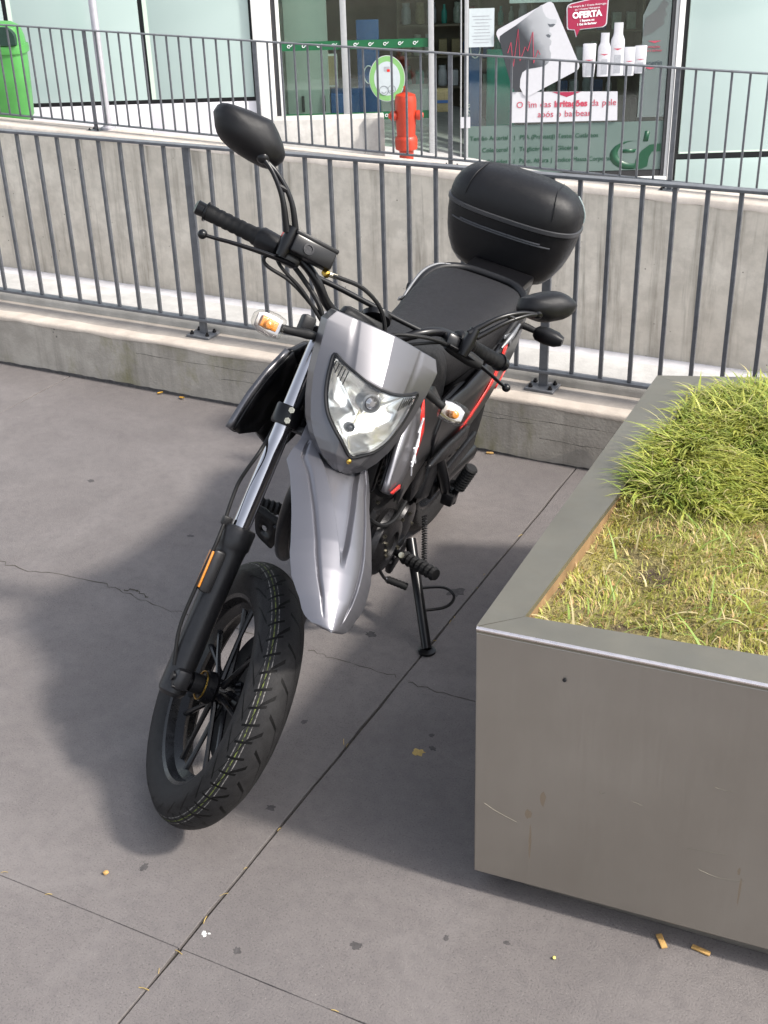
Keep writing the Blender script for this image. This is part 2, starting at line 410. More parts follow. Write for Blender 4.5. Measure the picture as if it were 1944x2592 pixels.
# formwork lines on the kerb face
for xa, xb, z in [(-3.0, -2.2, .15), (-2.6, -1.9, .105), (-1.75, -1.32, .135), (-1.55, -.9, .15), (-1.3, -.7, .085)]:
    cr = MB(); n = 16; pts = [(xa+(xb-xa)*i/n, z+random.gauss(0, .0015)) for i in range(n+1)]
    cr.add([Vector((x+1, -.0018, zz+.0008*random.uniform(.1, 1))) for x, zz in pts]+[Vector((x+1, -.0018, zz-.0008*random.uniform(.1, 1))) for x, zz in pts], [(i, i+1, n+2+i, n+1+i) for i in range(n)])
    cr.build('face_crack', 'dark_gap', kerb)

# ---- railings
def railing(name, Y, X0, X1, posts, nbar, ztop, zbot, zbase, label, plate=True, bar=.0135, rail=.012, postw=.03):
    xs = posts[0]; o0 = Vector((xs, Y, zbase(xs))); root = empty(name, Matrix.Translation(o0)); tag(root, label, 'railing')
    def L(x, y, z): return Vector((x, y, z))-o0
    for nm, zz, dpt, hh in (('top_rail', ztop, .036, rail), ('bottom_rail', zbot, .034, rail)):
        m = MB(); h = hh/2; d = dpt/2
        m.loft([[L(x, Y-d, zz(x)-h), L(x, Y+d, zz(x)-h), L(x, Y+d, zz(x)+h), L(x, Y-d, zz(x)+h)] for x in (X0, X1)]); m.build(nm, 'fence_paint', root, bev=.002)
    step = (posts[1]-posts[0])/nbar
    H = ztop(0)-zbot(0)-rail
    bm_ = MB().box((0, 0, H/2), (bar, bar, H), .0015, seg=1).build('bar', 'fence_paint', root); bm_.location = L(posts[0]+step, Y, zbot(posts[0]+step)+rail/2)
    pm_ = None
    k = math.ceil((X0-posts[0])/step); first = True
    while posts[0]+k*step < X1:
        x = posts[0]+k*step
        if k % nbar == 0:
            zb = zbase(x); h = ztop(x)-zb-rail/2
            if pm_ is None:
                pm_ = MB().box((0, 0, h/2), (postw, .014, h), .0015, seg=1).build('post', 'fence_paint', root); pp = pm_
                bp = MB().box((0, -.005, .005), (.105, .085, .010), .0015, seg=1).build('base_plate', 'fence_paint', pp)
                bt = MB().lathe([(.0085, 0), (.0085, .007), (.005, .0075), (.005, .014), (.0, .0142)], (.036, .02, .010), (0, 0, 1), 6).build('bolt', 'dark_metal', pp)
                bl = [bt] + [copy_to(bt, pp, (a, b, 0)) for a, b in ((-.072, 0), (0, -.05), (-.072, -.05))]
            else:
                pp = copy_to(pm_, root)
                for ch in (bp, *bl): copy_to(ch, pp)
            pp.location = L(x, Y, zb)
        elif not (first and k == 1):
            b = copy_to(bm_, root); b.location = L(x, Y, zbot(x)+rail/2)
        k += 1
    return root
YF = 3.775
railing('railing', YF, -5.2, 3.2, [-2.755, -1.34], 14, lambda x: .947, lambda x: .279, lambda x: ZL+.002,
        'near grey metal railing of upright bars bolted to the low kerb wall', rail=.0105)
YUF = 6.96
uled = lambda x: .262-.0213*(x+5.8)
railing('railing', YUF, -9.5, 2.0, [-5.824, -4.47], 14, lambda x: .909-.0213*(x+5.824), lambda x: .300-.0213*(x+5.824), lambda x: uled(x)-.015,
        'far grey metal railing in front of the shop on top of the tall wall', bar=.0115, rail=.0085, postw=.026)

# ---- sunken ramp, tall wall and street behind
tag(sheet('ramp_floor', -160, 160, 3.99, 7.3, -.80, 'ramp_floor'), kind='structure')
YW = 6.85
wall = empty('retaining_wall', Matrix.Translation((-3, YW, -.8)))
tag(wall, 'tall pale streaked concrete wall across the sunken ramp below the far railing', 'wall')
def wl(x, y, z): return Vector((x+3, y-YW, z+.8))
XA, XB = -14, 9
m = MB(); m.loft([[wl(x, YW, -.8), wl(x, 7.16, -.8), wl(x, 7.16, uled(x)-.05), wl(x, YW, uled(x)-.05)] for x in (XA, XB)]); m.build('wall_body', 'wall_concrete', wall)
m = MB(); rg = []
for i in range(160):
    x = XA+(XB-XA)*i/159; z = uled(x); lo = z-.052+random.uniform(-.006, .006)
    rg.append([wl(x, YW-.006, lo), wl(x, 7.05, lo), wl(x, 7.05, z-.008), wl(x, YW+.006, z-.008), wl(x, YW-.006, z-.02)])
m.loft(rg).build('wall_cap', 'cap_concrete', wall, ang=50)
# the street beyond, falling to the right (facade frame: s along the front, d away from the camera)
fw2 = Vector((math.sin(yaw), math.cos(yaw), 0)); tv = Vector((math.cos(yaw), -math.sin(yaw), 0))
FM = Matrix((tv, fw2, Vector((0, 0, 1)))).transposed().to_4x4(); FM.translation = fw2*13.0
FMI = FM.inverted()
m = MB(); ss = [-170, -20, .3, 3.3, 8, 170]; zz = [-.72, -.72, -.72, -1.38, -1.7, -1.7]
# sheet runs from the back of the wall out to the horizon; its near edge follows the wall
def street_z(x, y):
    q = FMI @ Vector((x, y, 0)); return interp(list(zip(ss, zz)), q.x)
xs = [-160, -60, -30]+[-20+i*1.0 for i in range(34)]+[20, 60, 160]; ys = [7.15, 7.6, 8.2, 9, 10, 11, 12, 13, 14, 16, 19, 24, 40, 160]
vs = [Vector((x, y, street_z(x, y))) for x in xs for y in ys]
m.add(vs, [(i*len(ys)+j, (i+1)*len(ys)+j, (i+1)*len(ys)+j+1, i*len(ys)+j+1) for i in range(len(xs)-1) for j in range(len(ys)-1)])
tag(m.build('street', 'street', ang=180), kind='structure')

# ---- lamp pole on the far ledge
MAT['pole_metal'] = pm('pole_metal', (.50, .49, .53), .4, metal=.5, var=.08)
pole = empty('street_pole', Matrix.Translation((-5.768, 7.02, uled(-5.768)))); tag(pole, 'slim pale grey metal pole rising behind the far railing beside the green bin', 'pole')
MB().lathe([(.026, 0), (.026, 3.2), (.020, 3.25), (.0, 3.26)], (0, 0, 0), (0, 0, 1), 20).build('pole_shaft', 'pole_metal', pole)
MB().lathe([(.055, -.01), (.055, .006), (.034, .012), (.03, .03), (.0262, .032)], (0, 0, 0), (0, 0, 1), 20).build('pole_foot', 'pole_metal', pole)
# ================================================================== SHOP BUILDING (frame: x = s along the front, y = depth away, z up)
def mint_mat(name, c, rough=.12):
    m, n, p = newmat(name); co = n.new('TexCoord').outputs['Object']
    n.link(n.ramp(n.noise(co, .8, 3, .5), [(.3, tuple(x*.93 for x in c)), (.7, c)]), p.inputs['Base Color'])
    p.inputs['Roughness'].default_value = rough; p.inputs['Coat Weight'].default_value = .6; p.inputs['Coat Roughness'].default_value = .04
    return m
MAT['mint_glass'] = mint_mat('mint_glass', (.42, .525, .505))
MAT['mint_edge'] = mint_mat('mint_edge', (.58, .68, .58))
MAT['lilac_panel'] = mint_mat('lilac_panel', (.66, .64, .68), .4)
MAT['mint_low'] = mint_mat('mint_low', (.36, .45, .43), .25)
MAT['white_paint'] = pm('white_paint', (.80, .79, .77), .5, var=.03)
MAT['alu_frame'] = pm('alu_frame', (.46, .47, .48), .4, metal=.4, var=.06)
MAT['frame_dark'] = pm('frame_dark', (.06, .06, .065), .4, metal=.3)
MAT['green_vinyl'] = pm('green_vinyl', (.007, .105, .038), .4, var=.08)
MAT['green_logo'] = pm('green_logo', (.003, .055, .024), .4, var=.08)
MAT['frost_text'] = pm('frost_text', (.006, .06, .03), .5, var=.08)
MAT['inside_wall'] = pm('inside_wall', (.19, .155, .12), .8, var=.2, scale=2)
MAT['inside_light'] = pm('inside_light', (.42, .45, .43), .6, var=.08, scale=2)
MAT['inside_floor'] = pm('inside_floor', (.12, .11, .10), .4, var=.2, scale=3)
MAT['shelf'] = pm('shelf', (.16, .13, .09), .6, var=.2, scale=4)
MAT['blue'] = pm('blue_card', (.018, .075, .24), .4, var=.1)
MAT['teal'] = pm('teal_card', (.035, .24, .20), .45, var=.1)
MAT['paper'] = pm('paper', (.46, .51, .53), .6, var=.04)
MAT['cork'] = pm('cork', (.26, .21, .12), .8, var=.2, scale=60)
MAT['jar'] = pm('jar', (.30, .34, .29), .25, var=.25, scale=8, coat=.4)
MAT['magenta'] = pm('magenta_print', (.30, .015, .055), .4, var=.06)
MAT['magenta_text'] = pm('magenta_text', (.42, .05, .09), .5, var=.05)
MAT['poster_white'] = pm('poster_white', (.50, .50, .53), .35, var=.03, coat=.3)
MAT['grey_dark'] = pm('print_dark', (.09, .10, .115), .4, var=.1)
MAT['ink'] = pm('ink', (.03, .045, .06), .5)
MAT['light_green'] = pm('light_green', (.19, .40, .14), .4, var=.06)
MAT['bottle_white'] = pm('bottle_white', (.50, .50, .53), .3, var=.04, coat=.3)
MAT['bottle_grey'] = pm('bottle_grey', (.33, .34, .37), .3, var=.1)
def frost_mat():
    m = bpy.data.materials.new('frosted_film'); m.use_nodes = True; n = NT(m); n.n.clear()
    out = n.new('OutputMaterial'); tr = n.new('BsdfTransparent'); df = n.new('BsdfDiffuse'); tr.inputs[0].default_value = (.5, .6, .56, 1)
    co = n.new('TexCoord').outputs['Object']
    n.link(n.ramp(n.noise(co, 1.5, 3, .5), [(.3, (.135, .185, .17)), (.7, (.165, .215, .20))]), df.inputs[0])
    mx = n.new('MixShader'); mx.inputs[0].default_value = .80
    n.link(tr.outputs[0], mx.inputs[1]); n.link(df.outputs[0], mx.inputs[2]); n.link(mx.outputs[0], out.inputs[0]); return m
MAT['frost'] = frost_mat()
def film_mat(name, c, a):
    m = bpy.data.materials.new(name); m.use_nodes = True; n = NT(m); n.n.clear()
    out = n.new('OutputMaterial'); tr = n.new('BsdfTransparent'); df = n.new('BsdfDiffuse')
    co = n.new('TexCoord').outputs['Object']; n.link(n.ramp(n.noise(co, 3, 3, .5), [(.3, tuple(x*.9 for x in c)), (.7, c)]), df.inputs[0])
    mx = n.new('MixShader'); mx.inputs[0].default_value = a
    n.link(tr.outputs[0], mx.inputs[1]); n.link(df.outputs[0], mx.inputs[2]); n.link(mx.outputs[0], out.inputs[0]); return m
MAT['film'] = film_mat('pale_film', (.20, .24, .235), .6)
MAT['film_dark'] = film_mat('dark_film', (.16, .17, .17), .6)

B = empty('shop_building', FM); tag(B, 'mint glass clad shop building with a glazed front behind the far railing', 'building')
def bb(name, mat, s0, s1, z0, z1, d0, d1, bev=.0, par=B):
    return MB().box(((s0+s1)/2, (d0+d1)/2, (z0+z1)/2), (s1-s0, d1-d0, z1-z0), bev).build(name, mat, par)
ZT = 3.6
for a, b in ((-6.2, -4.93), (-4.89, -3.60), (-3.555, -2.27), (-2.225, -1.185)):
    g = bb('glass_panel', 'mint_glass', a, b, -.205, ZT, 0, .03, .004)
    bb('panel_edge', 'mint_edge', a+.004, a+.045, -.2, ZT-.01, -.0025, .002, 0, g)
    bb('base_panel', 'lilac_panel', a-.02, b+.02, -1.3, -.245, -.012, .02, .003)
for a, b in ((3.18, 4.50), (4.545, 5.9), (5.945, 7.3)):
    g = bb('glass_panel', 'mint_glass', a, b, -.905, ZT, 0, .03, .004)
    bb('panel_edge', 'mint_edge', a+.01, b-.01, -.9, -.885, -.0025, .002, 0, g)
    bb('base_panel', 'mint_low', a-.02, b+.02, -1.9, -.965, -.012, .02, .003)
bb('wall_core', 'dark_gap', -6.2, -1.0, -1.4, ZT, .035, .3); bb('wall_core', 'dark_gap', 3.12, 7.3, -1.9, ZT, .035, .3)
bb('parapet', 'white_paint', -6.2, 7.3, ZT+.01, ZT+.5, -.05, .4)
bb('roof', 'inside_wall', -6.2, 7.3, ZT+.05, ZT+.15, .4, 5.2)
bb('side_wall', 'inside_wall', -6.2, -6.0, -1.4, ZT, .3, 5.2); bb('side_wall', 'inside_wall', 7.1, 7.3, -1.9, ZT, .3, 5.2)
bb('white_pillar', 'white_paint', -1.155, -.968, -1.3, ZT, -.06, .25, .004)
bb('reveal_strip', 'frame_dark', -.962, -.925, -1.3, ZT, -.01, .2)
bb('frame_post', 'white_paint', -.92, -.888, -1.3, 3.0, -.03, .03, .004)
bb('frame_post', 'alu_frame', -.285, -.225, -1.3, 3.0, -.02, .04, .004)
bb('frame_post', 'alu_frame', .585, .640, -1.3, 3.0, -.03, .04, .004)
bb('frame_post', 'alu_frame', .905, .918, -1.3, 3.0, -.02, .04, .002)
bb('frame_post', 'alu_frame', .945, .985, -1.3, 3.0, -.03, .04, .004)
bb('frame_post', 'frame_dark', 3.0, 3.03, -1.12, 3.0, -.02, .05); bb('frame_post', 'alu_frame', 3.031, 3.062, -1.5, ZT, -.035, .05); bb('frame_post', 'white_paint', 3.066, 3.12, -1.5, ZT, -.05, .05)
bb('window_sill', 'white_paint', .985, 3.06, -1.17, -1.122, -.05, .1, .004); bb('kick_strip', 'dark_gap', .985, 3.03, -1.118, -1.06, -.012, .05)
bb('stall_riser', 'lilac_panel', .985, 3.06, -1.5, -1.175, -.02, .1)
bb('lintel', 'white_paint', -.968, 3.12, 3.0, ZT, -.02, .2)
p1 = bb('window_pane', 'shop_glass', -.886, -.287, -1.2, 2.995, .004, .010); p2 = bb('window_pane', 'shop_glass', -.223, .583, -1.2, 2.995, .004, .010)
p3 = bb('window_pane', 'shop_glass', .987, 2.998, -1.055, 2.995, .004, .010)
bb('back_wall', 'inside_wall', -1.0, 3.2, -1.4, ZT, 4.6, 4.8); bb('inner_wall', 'inside_light', -1.0, -.98, -1.4, 3.0, .26, 4.6); bb('inner_wall', 'inside_wall', 3.14, 3.2, -1.4, 3.0, .3, 4.6)
bb('shop_floor', 'inside_floor', -1.0, 3.2, -1.5, -1.35, .1, 4.6); bb('shop_ceiling', 'inside_wall', -1.0, 3.2, 3.0, 3.1, .2, 4.6)
# frosted band with service list
fb = bb('frosted_band', 'frost', .988, 2.997, -1.055, -.562, -.0005, .0025, 0, p3)
rows = [(-.705, 'Tensão Arterial', 'PSA (Próstata)', 'Testes Cutâneos'), (-.825, 'Colesterol', 'Triglicéridos', 'Glicémia'), (-.945, 'Teste de Gravidez', 'Peso, Altura', 'Índice Massa Corporal')]
for z, a, b, c in rows:
    text_mesh('lettering', a, .062, 'frost_text', p3, (1.40, -.004, z), 'RIGHT'); text_mesh('lettering', '|', .06, 'frost_text', p3, (1.46, -.004, z))
    text_mesh('lettering', b, .062, 'frost_text', p3, (1.52, -.004, z)); text_mesh('lettering', '|', .06, 'frost_text', p3, (1.85, -.004, z)); text_mesh('lettering', c, .062, 'frost_text', p3, (1.91, -.004, z))
# round green emblem at the right end of the band
em = MB(); N = 40
def cres(cx, cz, ro, ri, ox, oz, a0, a1, sx=1.0):
    o = []; i = []
    for k in range(N+1):
        a = a0+(a1-a0)*k/N; o.append((cx+ro*sx*math.cos(a), cz+ro*math.sin(a))); i.append((cx+ox+ri*sx*math.cos(a), cz+oz+ri*math.sin(a)))
    vs = [Vector((x, -.003, z)) for x, z in o+i]
    em.add(vs, [(k, k+1, N+1+k+1, N+1+k) for k in range(N)])
cres(2.68, -.90, .145, .115, .035, .028, R(80), R(330), 1.5)
for s0, s1, z0, z1 in ((2.58, 2.72, -.875, -.84), (2.80, 2.85, -.765, -.66)):
    em.add([Vector((s0, -.003, z0)), Vector((s1, -.003, z0)), Vector((s1+.015, -.003, z1)), Vector((s0+.015, -.003, z1))], [(0, 1, 2, 3)])
poly = [(2.72, -1.04), (2.74, -.94), (2.79, -.86), (2.87, -.80), (2.99, -.79), (2.99, -.87), (2.90, -.87), (2.87, -.93), (2.86, -1.02), (2.80, -1.045)]
em.prism(poly, lambda a, b, d: Vector((a, d, b)), -.004, -.003)
em.build('emblem', 'green_logo', p3, solid=.001)
# green safety stripes on the entrance panes
for z0, z1, z2, z3, pn in ((.222, .305, .232, .300, p1), (-.465, -.388, -.44, -.38, p1)):
    for s0, s1, pp in ((-.886, -.287, p1), (-.223, .583, p2)):
        bb('green_stripe', 'green_vinyl', s0, s1, z0, z1, -.0015, .002, 0, pp)
        s = s0+.08
        while s < s1-.05:
            q = MB(); zc = (z0+z1)/2
            q.tube([(s+.016*math.cos(a), -.004, zc+.013*math.sin(a)) for a in [R(40+260*k/10) for k in range(11)]], .0035, 5)
            q.tube([(s+.004, -.004, zc-.004), (s+.022, -.004, zc+.003), (s+.034, -.004, zc+.018)], .0032, 5)
            q.build('stripe_mark', 'white', pp); s += .148

def ft(name, label, cat, s, d, z, group=None):
    e = empty(name, FM @ Matrix.Translation((s, d, z))); tag(e, label, cat, group); return e
def fone(m, name, mat, s, d, z, label, cat, group=None, **k):
    o = m.build(name, mat, **k); o.matrix_world = FM @ Matrix.Translation((s, d, z)); tag(o, label, cat, group); return o
def rrect(w_, h_, r, n=6):
    pts = []
    for cx, cz, a0 in ((w_/2-r, h_/2-r, 0), (-w_/2+r, h_/2-r, 90), (-w_/2+r, -h_/2+r, 180), (w_/2-r, -h_/2+r, 270)):
        pts += [(cx+r*math.cos(R(a0+90*k/n)), cz+r*math.sin(R(a0+90*k/n))) for k in range(n+1)]
    return pts
fl = lambda a, b, d: Vector((a, d, b))

# ---- posters on the window
po = ft('poster', 'tilted white poster board with a grey face in profile and red zigzag line', 'poster', 1.68, -.03, .165)
th = R(31)
def rot2(pts, a): return [(x*math.cos(a)-y*math.sin(a), x*math.sin(a)+y*math.cos(a)) for x, y in pts]
MB().prism(rot2(rrect(.62, .72, .05), R(26)), fl, 0, .012).build('board', 'poster_white', po)
def face_mat():
    m, n, p = newmat('face_print'); co = n.new('TexCoord').outputs['Object']
    sx = n.new('SeparateXYZ'); n.link(co, sx.inputs[0])
    g = n.math('ADD', n.math('MULTIPLY', sx.outputs[0], 1.35), n.math('MULTIPLY', sx.outputs[2], .75))
    g = n.math('ADD', g, n.math('MULTIPLY', n.noise(co, 5, 3, .5), .25))
    n.link(n.ramp(g, [(.0, (.035, .038, .045)), (.10, (.12, .13, .145)), (.22, (.30, .31, .33)), (.5, (.40, .415, .44))]), p.inputs['Base Color'])
    p.inputs['Roughness'].default_value = .35; return m
MAT['face_print'] = face_mat()
# generic profile: forehead, nose, lips, chin, neck (about x right, z up, relative to the board centre)
prof_px = [(735, 90), (760, 180), (800, 250), (850, 280), (940, 290), (945, 330), (900, 385), (855, 395), (850, 450), (885, 480), (878, 510), (852, 535), (885, 575), (880, 620), (860, 645), (862, 690), (885, 740), (880, 810), (850, 870), (800, 910), (680, 930), (560, 945), (500, 990), (475, 1080), (470, 1230), (430, 1255), (400, 1250), (340, 1130), (300, 990), (240, 780), (180, 540), (185, 490), (230, 455), (400, 350), (560, 230)]
k_ = 1/5.3516
def px2(p): X = 1230+p[0]*k_; Y = p[1]*k_; return (.973+(X-1183)*.003945-1.68, .572-(Y-20)*.003745-.165)
MB().prism([px2(p) for p in prof_px], fl, -.002, .001).build('face_print', 'face_print', po)
zz_px = [(295, 720), (335, 575), (375, 900), (430, 400), (465, 830), (530, 640), (565, 700), (628, 445), (650, 865), (705, 690), (735, 750)]
MB().tube([(*[px2(p)[0]], -.004, px2(p)[1]) for p in zz_px], .004, 5).build('zigzag_line', 'magenta_text', po)
for sh in ([(820, 340), (860, 350), (905, 345), (930, 355), (895, 385), (850, 385)], [(805, 490), (840, 480), (870, 500), (860, 530), (825, 520)]):
    MB().prism([px2(p) for p in sh], fl, -.003, -.001).build('face_shadow_print', 'grey_dark', po)
sg = ft('sign', 'white rectangular sign with red lettering below the tilted face poster', 'sign', 1.965, -.02, -.39)
MB().prism([(-.547, -.145), (.55, -.152), (.537, .132), (-.55, .158)], fl, 0, .008).build('sign_board', 'poster_white', sg)
def tri(m, pts, d=-.002): return m.prism(pts, fl, d, .0)
tri(MB(), [(-.13, .146), (.16, .14), (.02, .092)]).build('chevron', 'magenta', sg)
def line_of(parts, size, x0, z, par, gap):
    for w_, bo in parts:
        o = text_mesh('lettering', w_, size, 'magenta_text', par, (x0, -.003, z), bold=bo); x0 += max(v.co.x for v in o.data.vertices)+gap
line_of([('O', 0), ('fim', 0), ('das', 0), ('irritações', .0035), ('da', 0), ('pele', 0)], .088, -.49, .0, sg, .034); line_of([('após', 0), ('o', 0), ('barbear', 0)], .088, -.27, -.098, sg, .034)
bu = ft('sign', 'red speech bubble sign with white lettering in the shop window', 'sign', 2.15, -.025, .47)
bub = [(-.18, -.10), (-.17, -.12), (-.11, -.125), (-.09, -.19), (-.06, -.122), (.16, -.105), (.185, -.09), (.195, -.07), (.20, .15), (.19, .165), (.17, .172), (-.15, .11), (-.18, .095), (-.19, .07)]
MB().prism([(x*1.06, z*1.06) for x, z in bub], fl, .003, .008).build('border', 'poster_white', bu); MB().prism(bub, fl, 0, .0025).build('bubble', 'magenta', bu)
for tx, sz, z, bo in (('Na compra de 1 Creme Antirrugas', .026, .088, 0), ('ou 1 Creme Hidratante', .026, .058, 0), ('OFERTA', .078, -.012, .004), ('1 Espuma ou', .028, -.05, .001), ('1 Gel de Barbear', .028, -.083, .001)):
    text_mesh('lettering', tx, sz, 'white', bu, (.005, -.003, z), 'CENTER', rot=R(4), bold=bo)
def bottle(s, z0, z1, w_, neck, lab):
    e = ft('bottle_cutout', lab, 'cutout', s, -.02, z0, 'bottle cutouts in the shop window'); H = z1-z0
    if neck: prof = [(w_*.5, 0), (w_*.5, H*.62), (w_*.47, H*.69), (w_*.36, H*.76), (w_*.33, H*.79), (w_*.33, H), (0, H)]
    else: prof = [(w_*.42, 0), (w_*.48, H*.35), (w_*.5, H*.98), (w_*.44, H), (0, H)]
    q = MB(); rings = [[Vector((r*math.cos(k*2*math.pi/20), .25*r*math.sin(k*2*math.pi/20), h)) for k in range(20)] for r, h in prof]; q.loft(rings).build('bottle_body', 'bottle_white', e)
    MB().prism([(-w_*.2, H*.05), (w_*.25, H*.05), (w_*.25, H*.4), (-w_*.2, H*.4)], fl, -w_*.128, -w_*.10).build('grey_label', 'bottle_grey', e)
    MB().prism([(-w_*.3, H*.52), (w_*.3, H*.52), (0, H*.485)], fl, -w_*.13, -w_*.10).build('red_mark', 'magenta_text', e)
bottle(2.195, -.107, .209, .135, False, 'leftmost white tube cutout in the shop window'); bottle(2.345, -.107, .305, .13, True, 'shorter white spray bottle cutout left of the tallest one')
bottle(2.475, -.103, .397, .14, True, 'tallest white spray bottle cutout in the shop window'); bottle(2.60, -.107, .165, .12, False, 'white tube cutout just right of the tallest bottle'); bottle(2.71, -.088, .176, .125, False, 'rightmost white tube cutout beside the dark lettering')
fp = ft('poster', 'see-through pale poster with a faint face and dark lettering on the window', 'poster', 2.82, -.012, .1)
MB().prism([(-.10, -.62), (.17, -.62), (.17, .55), (-.02, .55), (-.11, .35), (-.10, .18)], fl, 0, .002).build('film_sheet', 'film', fp)
MB().prism([(-.10, .16), (.0, .19), (.06, .24), (.11, .27), (.10, .32), (.13, .36), (.10, .40), (.14, .45), (.09, .50), (.02, .40), (-.08, .33)], fl, -.003, -.001).build('faint_face', 'film_dark', fp)
text_mesh('lettering', 'Eucerin', .072, 'ink', fp, (-.10, -.004, -.115)); tri(MB(), [(-.06, -.135), (.06, -.135), (0, -.155)], -.003).build('chevron', 'magenta_text', fp); tri(MB(), [(-.04, .115), (.09, .115), (.025, .095)], -.003).build('chevron', 'magenta_text', fp)
for z in (.05, .015): text_mesh('lettering', 'das irritações' if z > .03 else 'após o barbear', .032, 'magenta_text', fp, (-.09, -.004, z))
def sheet_paper(s0, s1, z0, z1, lab, d=-.004):
    e = ft('notice', lab, 'notice', (s0+s1)/2, d, z0); MB().prism([(-(s1-s0)/2, 0), ((s1-s0)/2, 0), ((s1-s0)/2, z1-z0), (-(s1-s0)/2, z1-z0)], fl, 0, .0015).build('sheet', 'paper', e)
    for k in range(9): MB().box((random.uniform(-.01, .01), -.001, (z1-z0)*(.12+.085*k)), ((s1-s0)*random.uniform(.5, .75), .001, .006)).build('print_line', 'bottle_grey', e)
sheet_paper(.99, 1.24, .205, .565, 'white printed notice taped at the left of the shop window')
sheet_paper(-.76, -.60, -.20, .10, 'white printed notice taped inside the entrance glass', .6)
rs = ft('sticker', 'round pale sticker with a green ring on the entrance glass', 'sticker', .165, -.004, -.068)
el = lambda a, b, n=48: [(a*math.cos(2*math.pi*k/n), b*math.sin(2*math.pi*k/n)) for k in range(n)]
MB().prism(el(.182, .222), fl, .002, .004).build('rim', 'poster_white', rs); MB().prism(el(.176, .216), fl, 0, .002).build('green_ring', 'light_green', rs); MB().prism(el(.132, .164), fl, -.0015, 0).build('disc', 'paper', rs)
for cx, cz, r in ((-.035, -.115, .045), (.045, -.105, .038)):
    MB().tube([(cx+r*math.cos(a), -.003, cz+r*math.sin(a)) for a in [R(k*15) for k in range(25)]], .002, 5).build('smiley', 'grey_dark', rs)
    MB().tube([(cx+r*.55*math.cos(a), -.003, cz+r*.55*math.sin(a)) for a in [R(200+k*14) for k in range(11)]], .002, 5).build('smiley', 'grey_dark', rs)
MB().prism([(-.03, .07), (.03, .07), (.03, .115), (-.03, .115)], fl, -.003, -.001).build('print_square', 'bottle_grey', rs); MB().prism([(0, .065), (.03, .065), (.03, .09), (0, .09)], fl, -.004, -.002).build('print_square', 'red', rs)
fone(MB().prism([(-.05, -.04), (.05, -.04), (.05, .07), (-.05, .07)], fl, 0, .002), 'sticker', 'poster_white', .955, -.04, -.53, 'small red and white sticker on the window frame', 'sticker')
wp = ft('poster', 'white poster strip hung high in the shop window', 'poster', 1.7, .02, .60); MB().box((0, 0, .2), (.62, .01, .40)).build('sheet', 'poster_white', wp)

# ---- things inside the shop
def ibox(name, lab, cat, mat, s, d, z, w_, dd, h, extra=None, group=None):
    e = ft(name, lab, cat, s, d, z, group); MB().box((0, 0, h/2), (w_, dd, h), .008).build('body', mat, e)
    if extra: extra(e)
    return e
def drawers(e):
    for k in range(3): MB().box((0, -.21, .12+.2*k), (.24, .015, .18), .004).build('drawer', 'blue', e)
ibox('storage_box', 'blue storage bin standing inside the entrance', 'bin', 'blue', -.28, .75, -1.35, .30, .4, 1.06, drawers)
def letters(e):
    text_mesh('lettering', 'OXI', .09, 'white', e, (-.05, -.02, .5), rot=R(90)); MB().tube([(.0+.05*math.cos(R(k*20)), -.025, 1.2+.09*math.sin(R(k*20))) for k in range(19)], .006, 5).build('ring_mark', 'white', e)
ibox('counter', 'pale counter front seen low behind the entrance glass', 'counter', 'inside_light', .25, 1.6, -1.35, .9, .4, .95)
ibox('box_stack', 'orange brown carton on the counter in the doorway', 'carton', 'cork', .78, .9, -.55, .2, .2, .22, lambda e: MB().box((0, -.102, .11), (.14, .004, .03)).build('print_band', 'blue', e))
ibox('banner', 'tall blue banner behind the round sticker', 'banner', 'blue', -.02, .9, -1.35, .24, .03, 1.75, letters)
ibox('banner', 'tall blue banner at the left edge of the shop window', 'banner', 'blue', 1.08, .35, -1.05, .13, .03, 1.30, letters)
ibox('display_stand', 'plain teal display board behind the shop window', 'display stand', 'teal', 1.36, .45, -1.1, .30, .05, 1.22, lambda e: MB().box((0, .1, .03), (.34, .3, .06), .005).build('foot', 'teal', e))
cb = ibox('wall_cabinet', 'pale grey cabinet doors with dark handles inside the entrance', 'cabinet', 'inside_light', -.66, .62, -1.35, .44, .25, 3.2)
for s in (-.06, .16): MB().box((s, -.14, .98), (.03, .03, .16), .005).build('handle', 'dark_gap', cb)
pb = ft('notice_board', 'brown notice board in a pale frame inside the entrance', 'board', -.48, .62, -.22); MB().box((0, 0, .16), (.27, .02, .33), .003).build('frame', 'inside_light', pb); MB().box((0, -.012, .16), (.23, .01, .29)).build('panel', 'cork', pb)
def shelf_unit(s, d, w_, lab, z0=-1.35, n=7, step=.36):
    e = ft('shelf_unit', lab, 'shelf', s, d, z0)
    MB().box((0, .17, n*step/2), (w_, .02, n*step)).build('back_panel', 'shelf', e)
    for sd_ in (-1, 1): MB().box((sd_*w_/2, 0, n*step/2), (.025, .36, n*step)).build('side_panel', 'shelf', e)
    for k in range(n):
        MB().box((0, 0, k*step+.02), (w_-.03, .35, .022)).build('shelf_board', 'shelf', e)
    return e, n, step
cols = ['jar', 'bottle_white', 'teal', 'cork', 'jar', 'bottle_grey', 'magenta', 'blue']
jarm = [MB().lathe([(.05, 0), (.058, .02), (.058, .15), (.045, .19), (.04, .2), (.046, .2), (.046, .235), (0, .24)], (0, 0, 0), (0, 0, 1), 14), MB().box((0, 0, .09), (.1, .12, .18), .004), MB().lathe([(.03, 0), (.034, .02), (.034, .13), (.016, .17), (.016, .21), (0, .21)], (0, 0, 0), (0, 0, 1), 12)]
protos = {}
n_it = 0
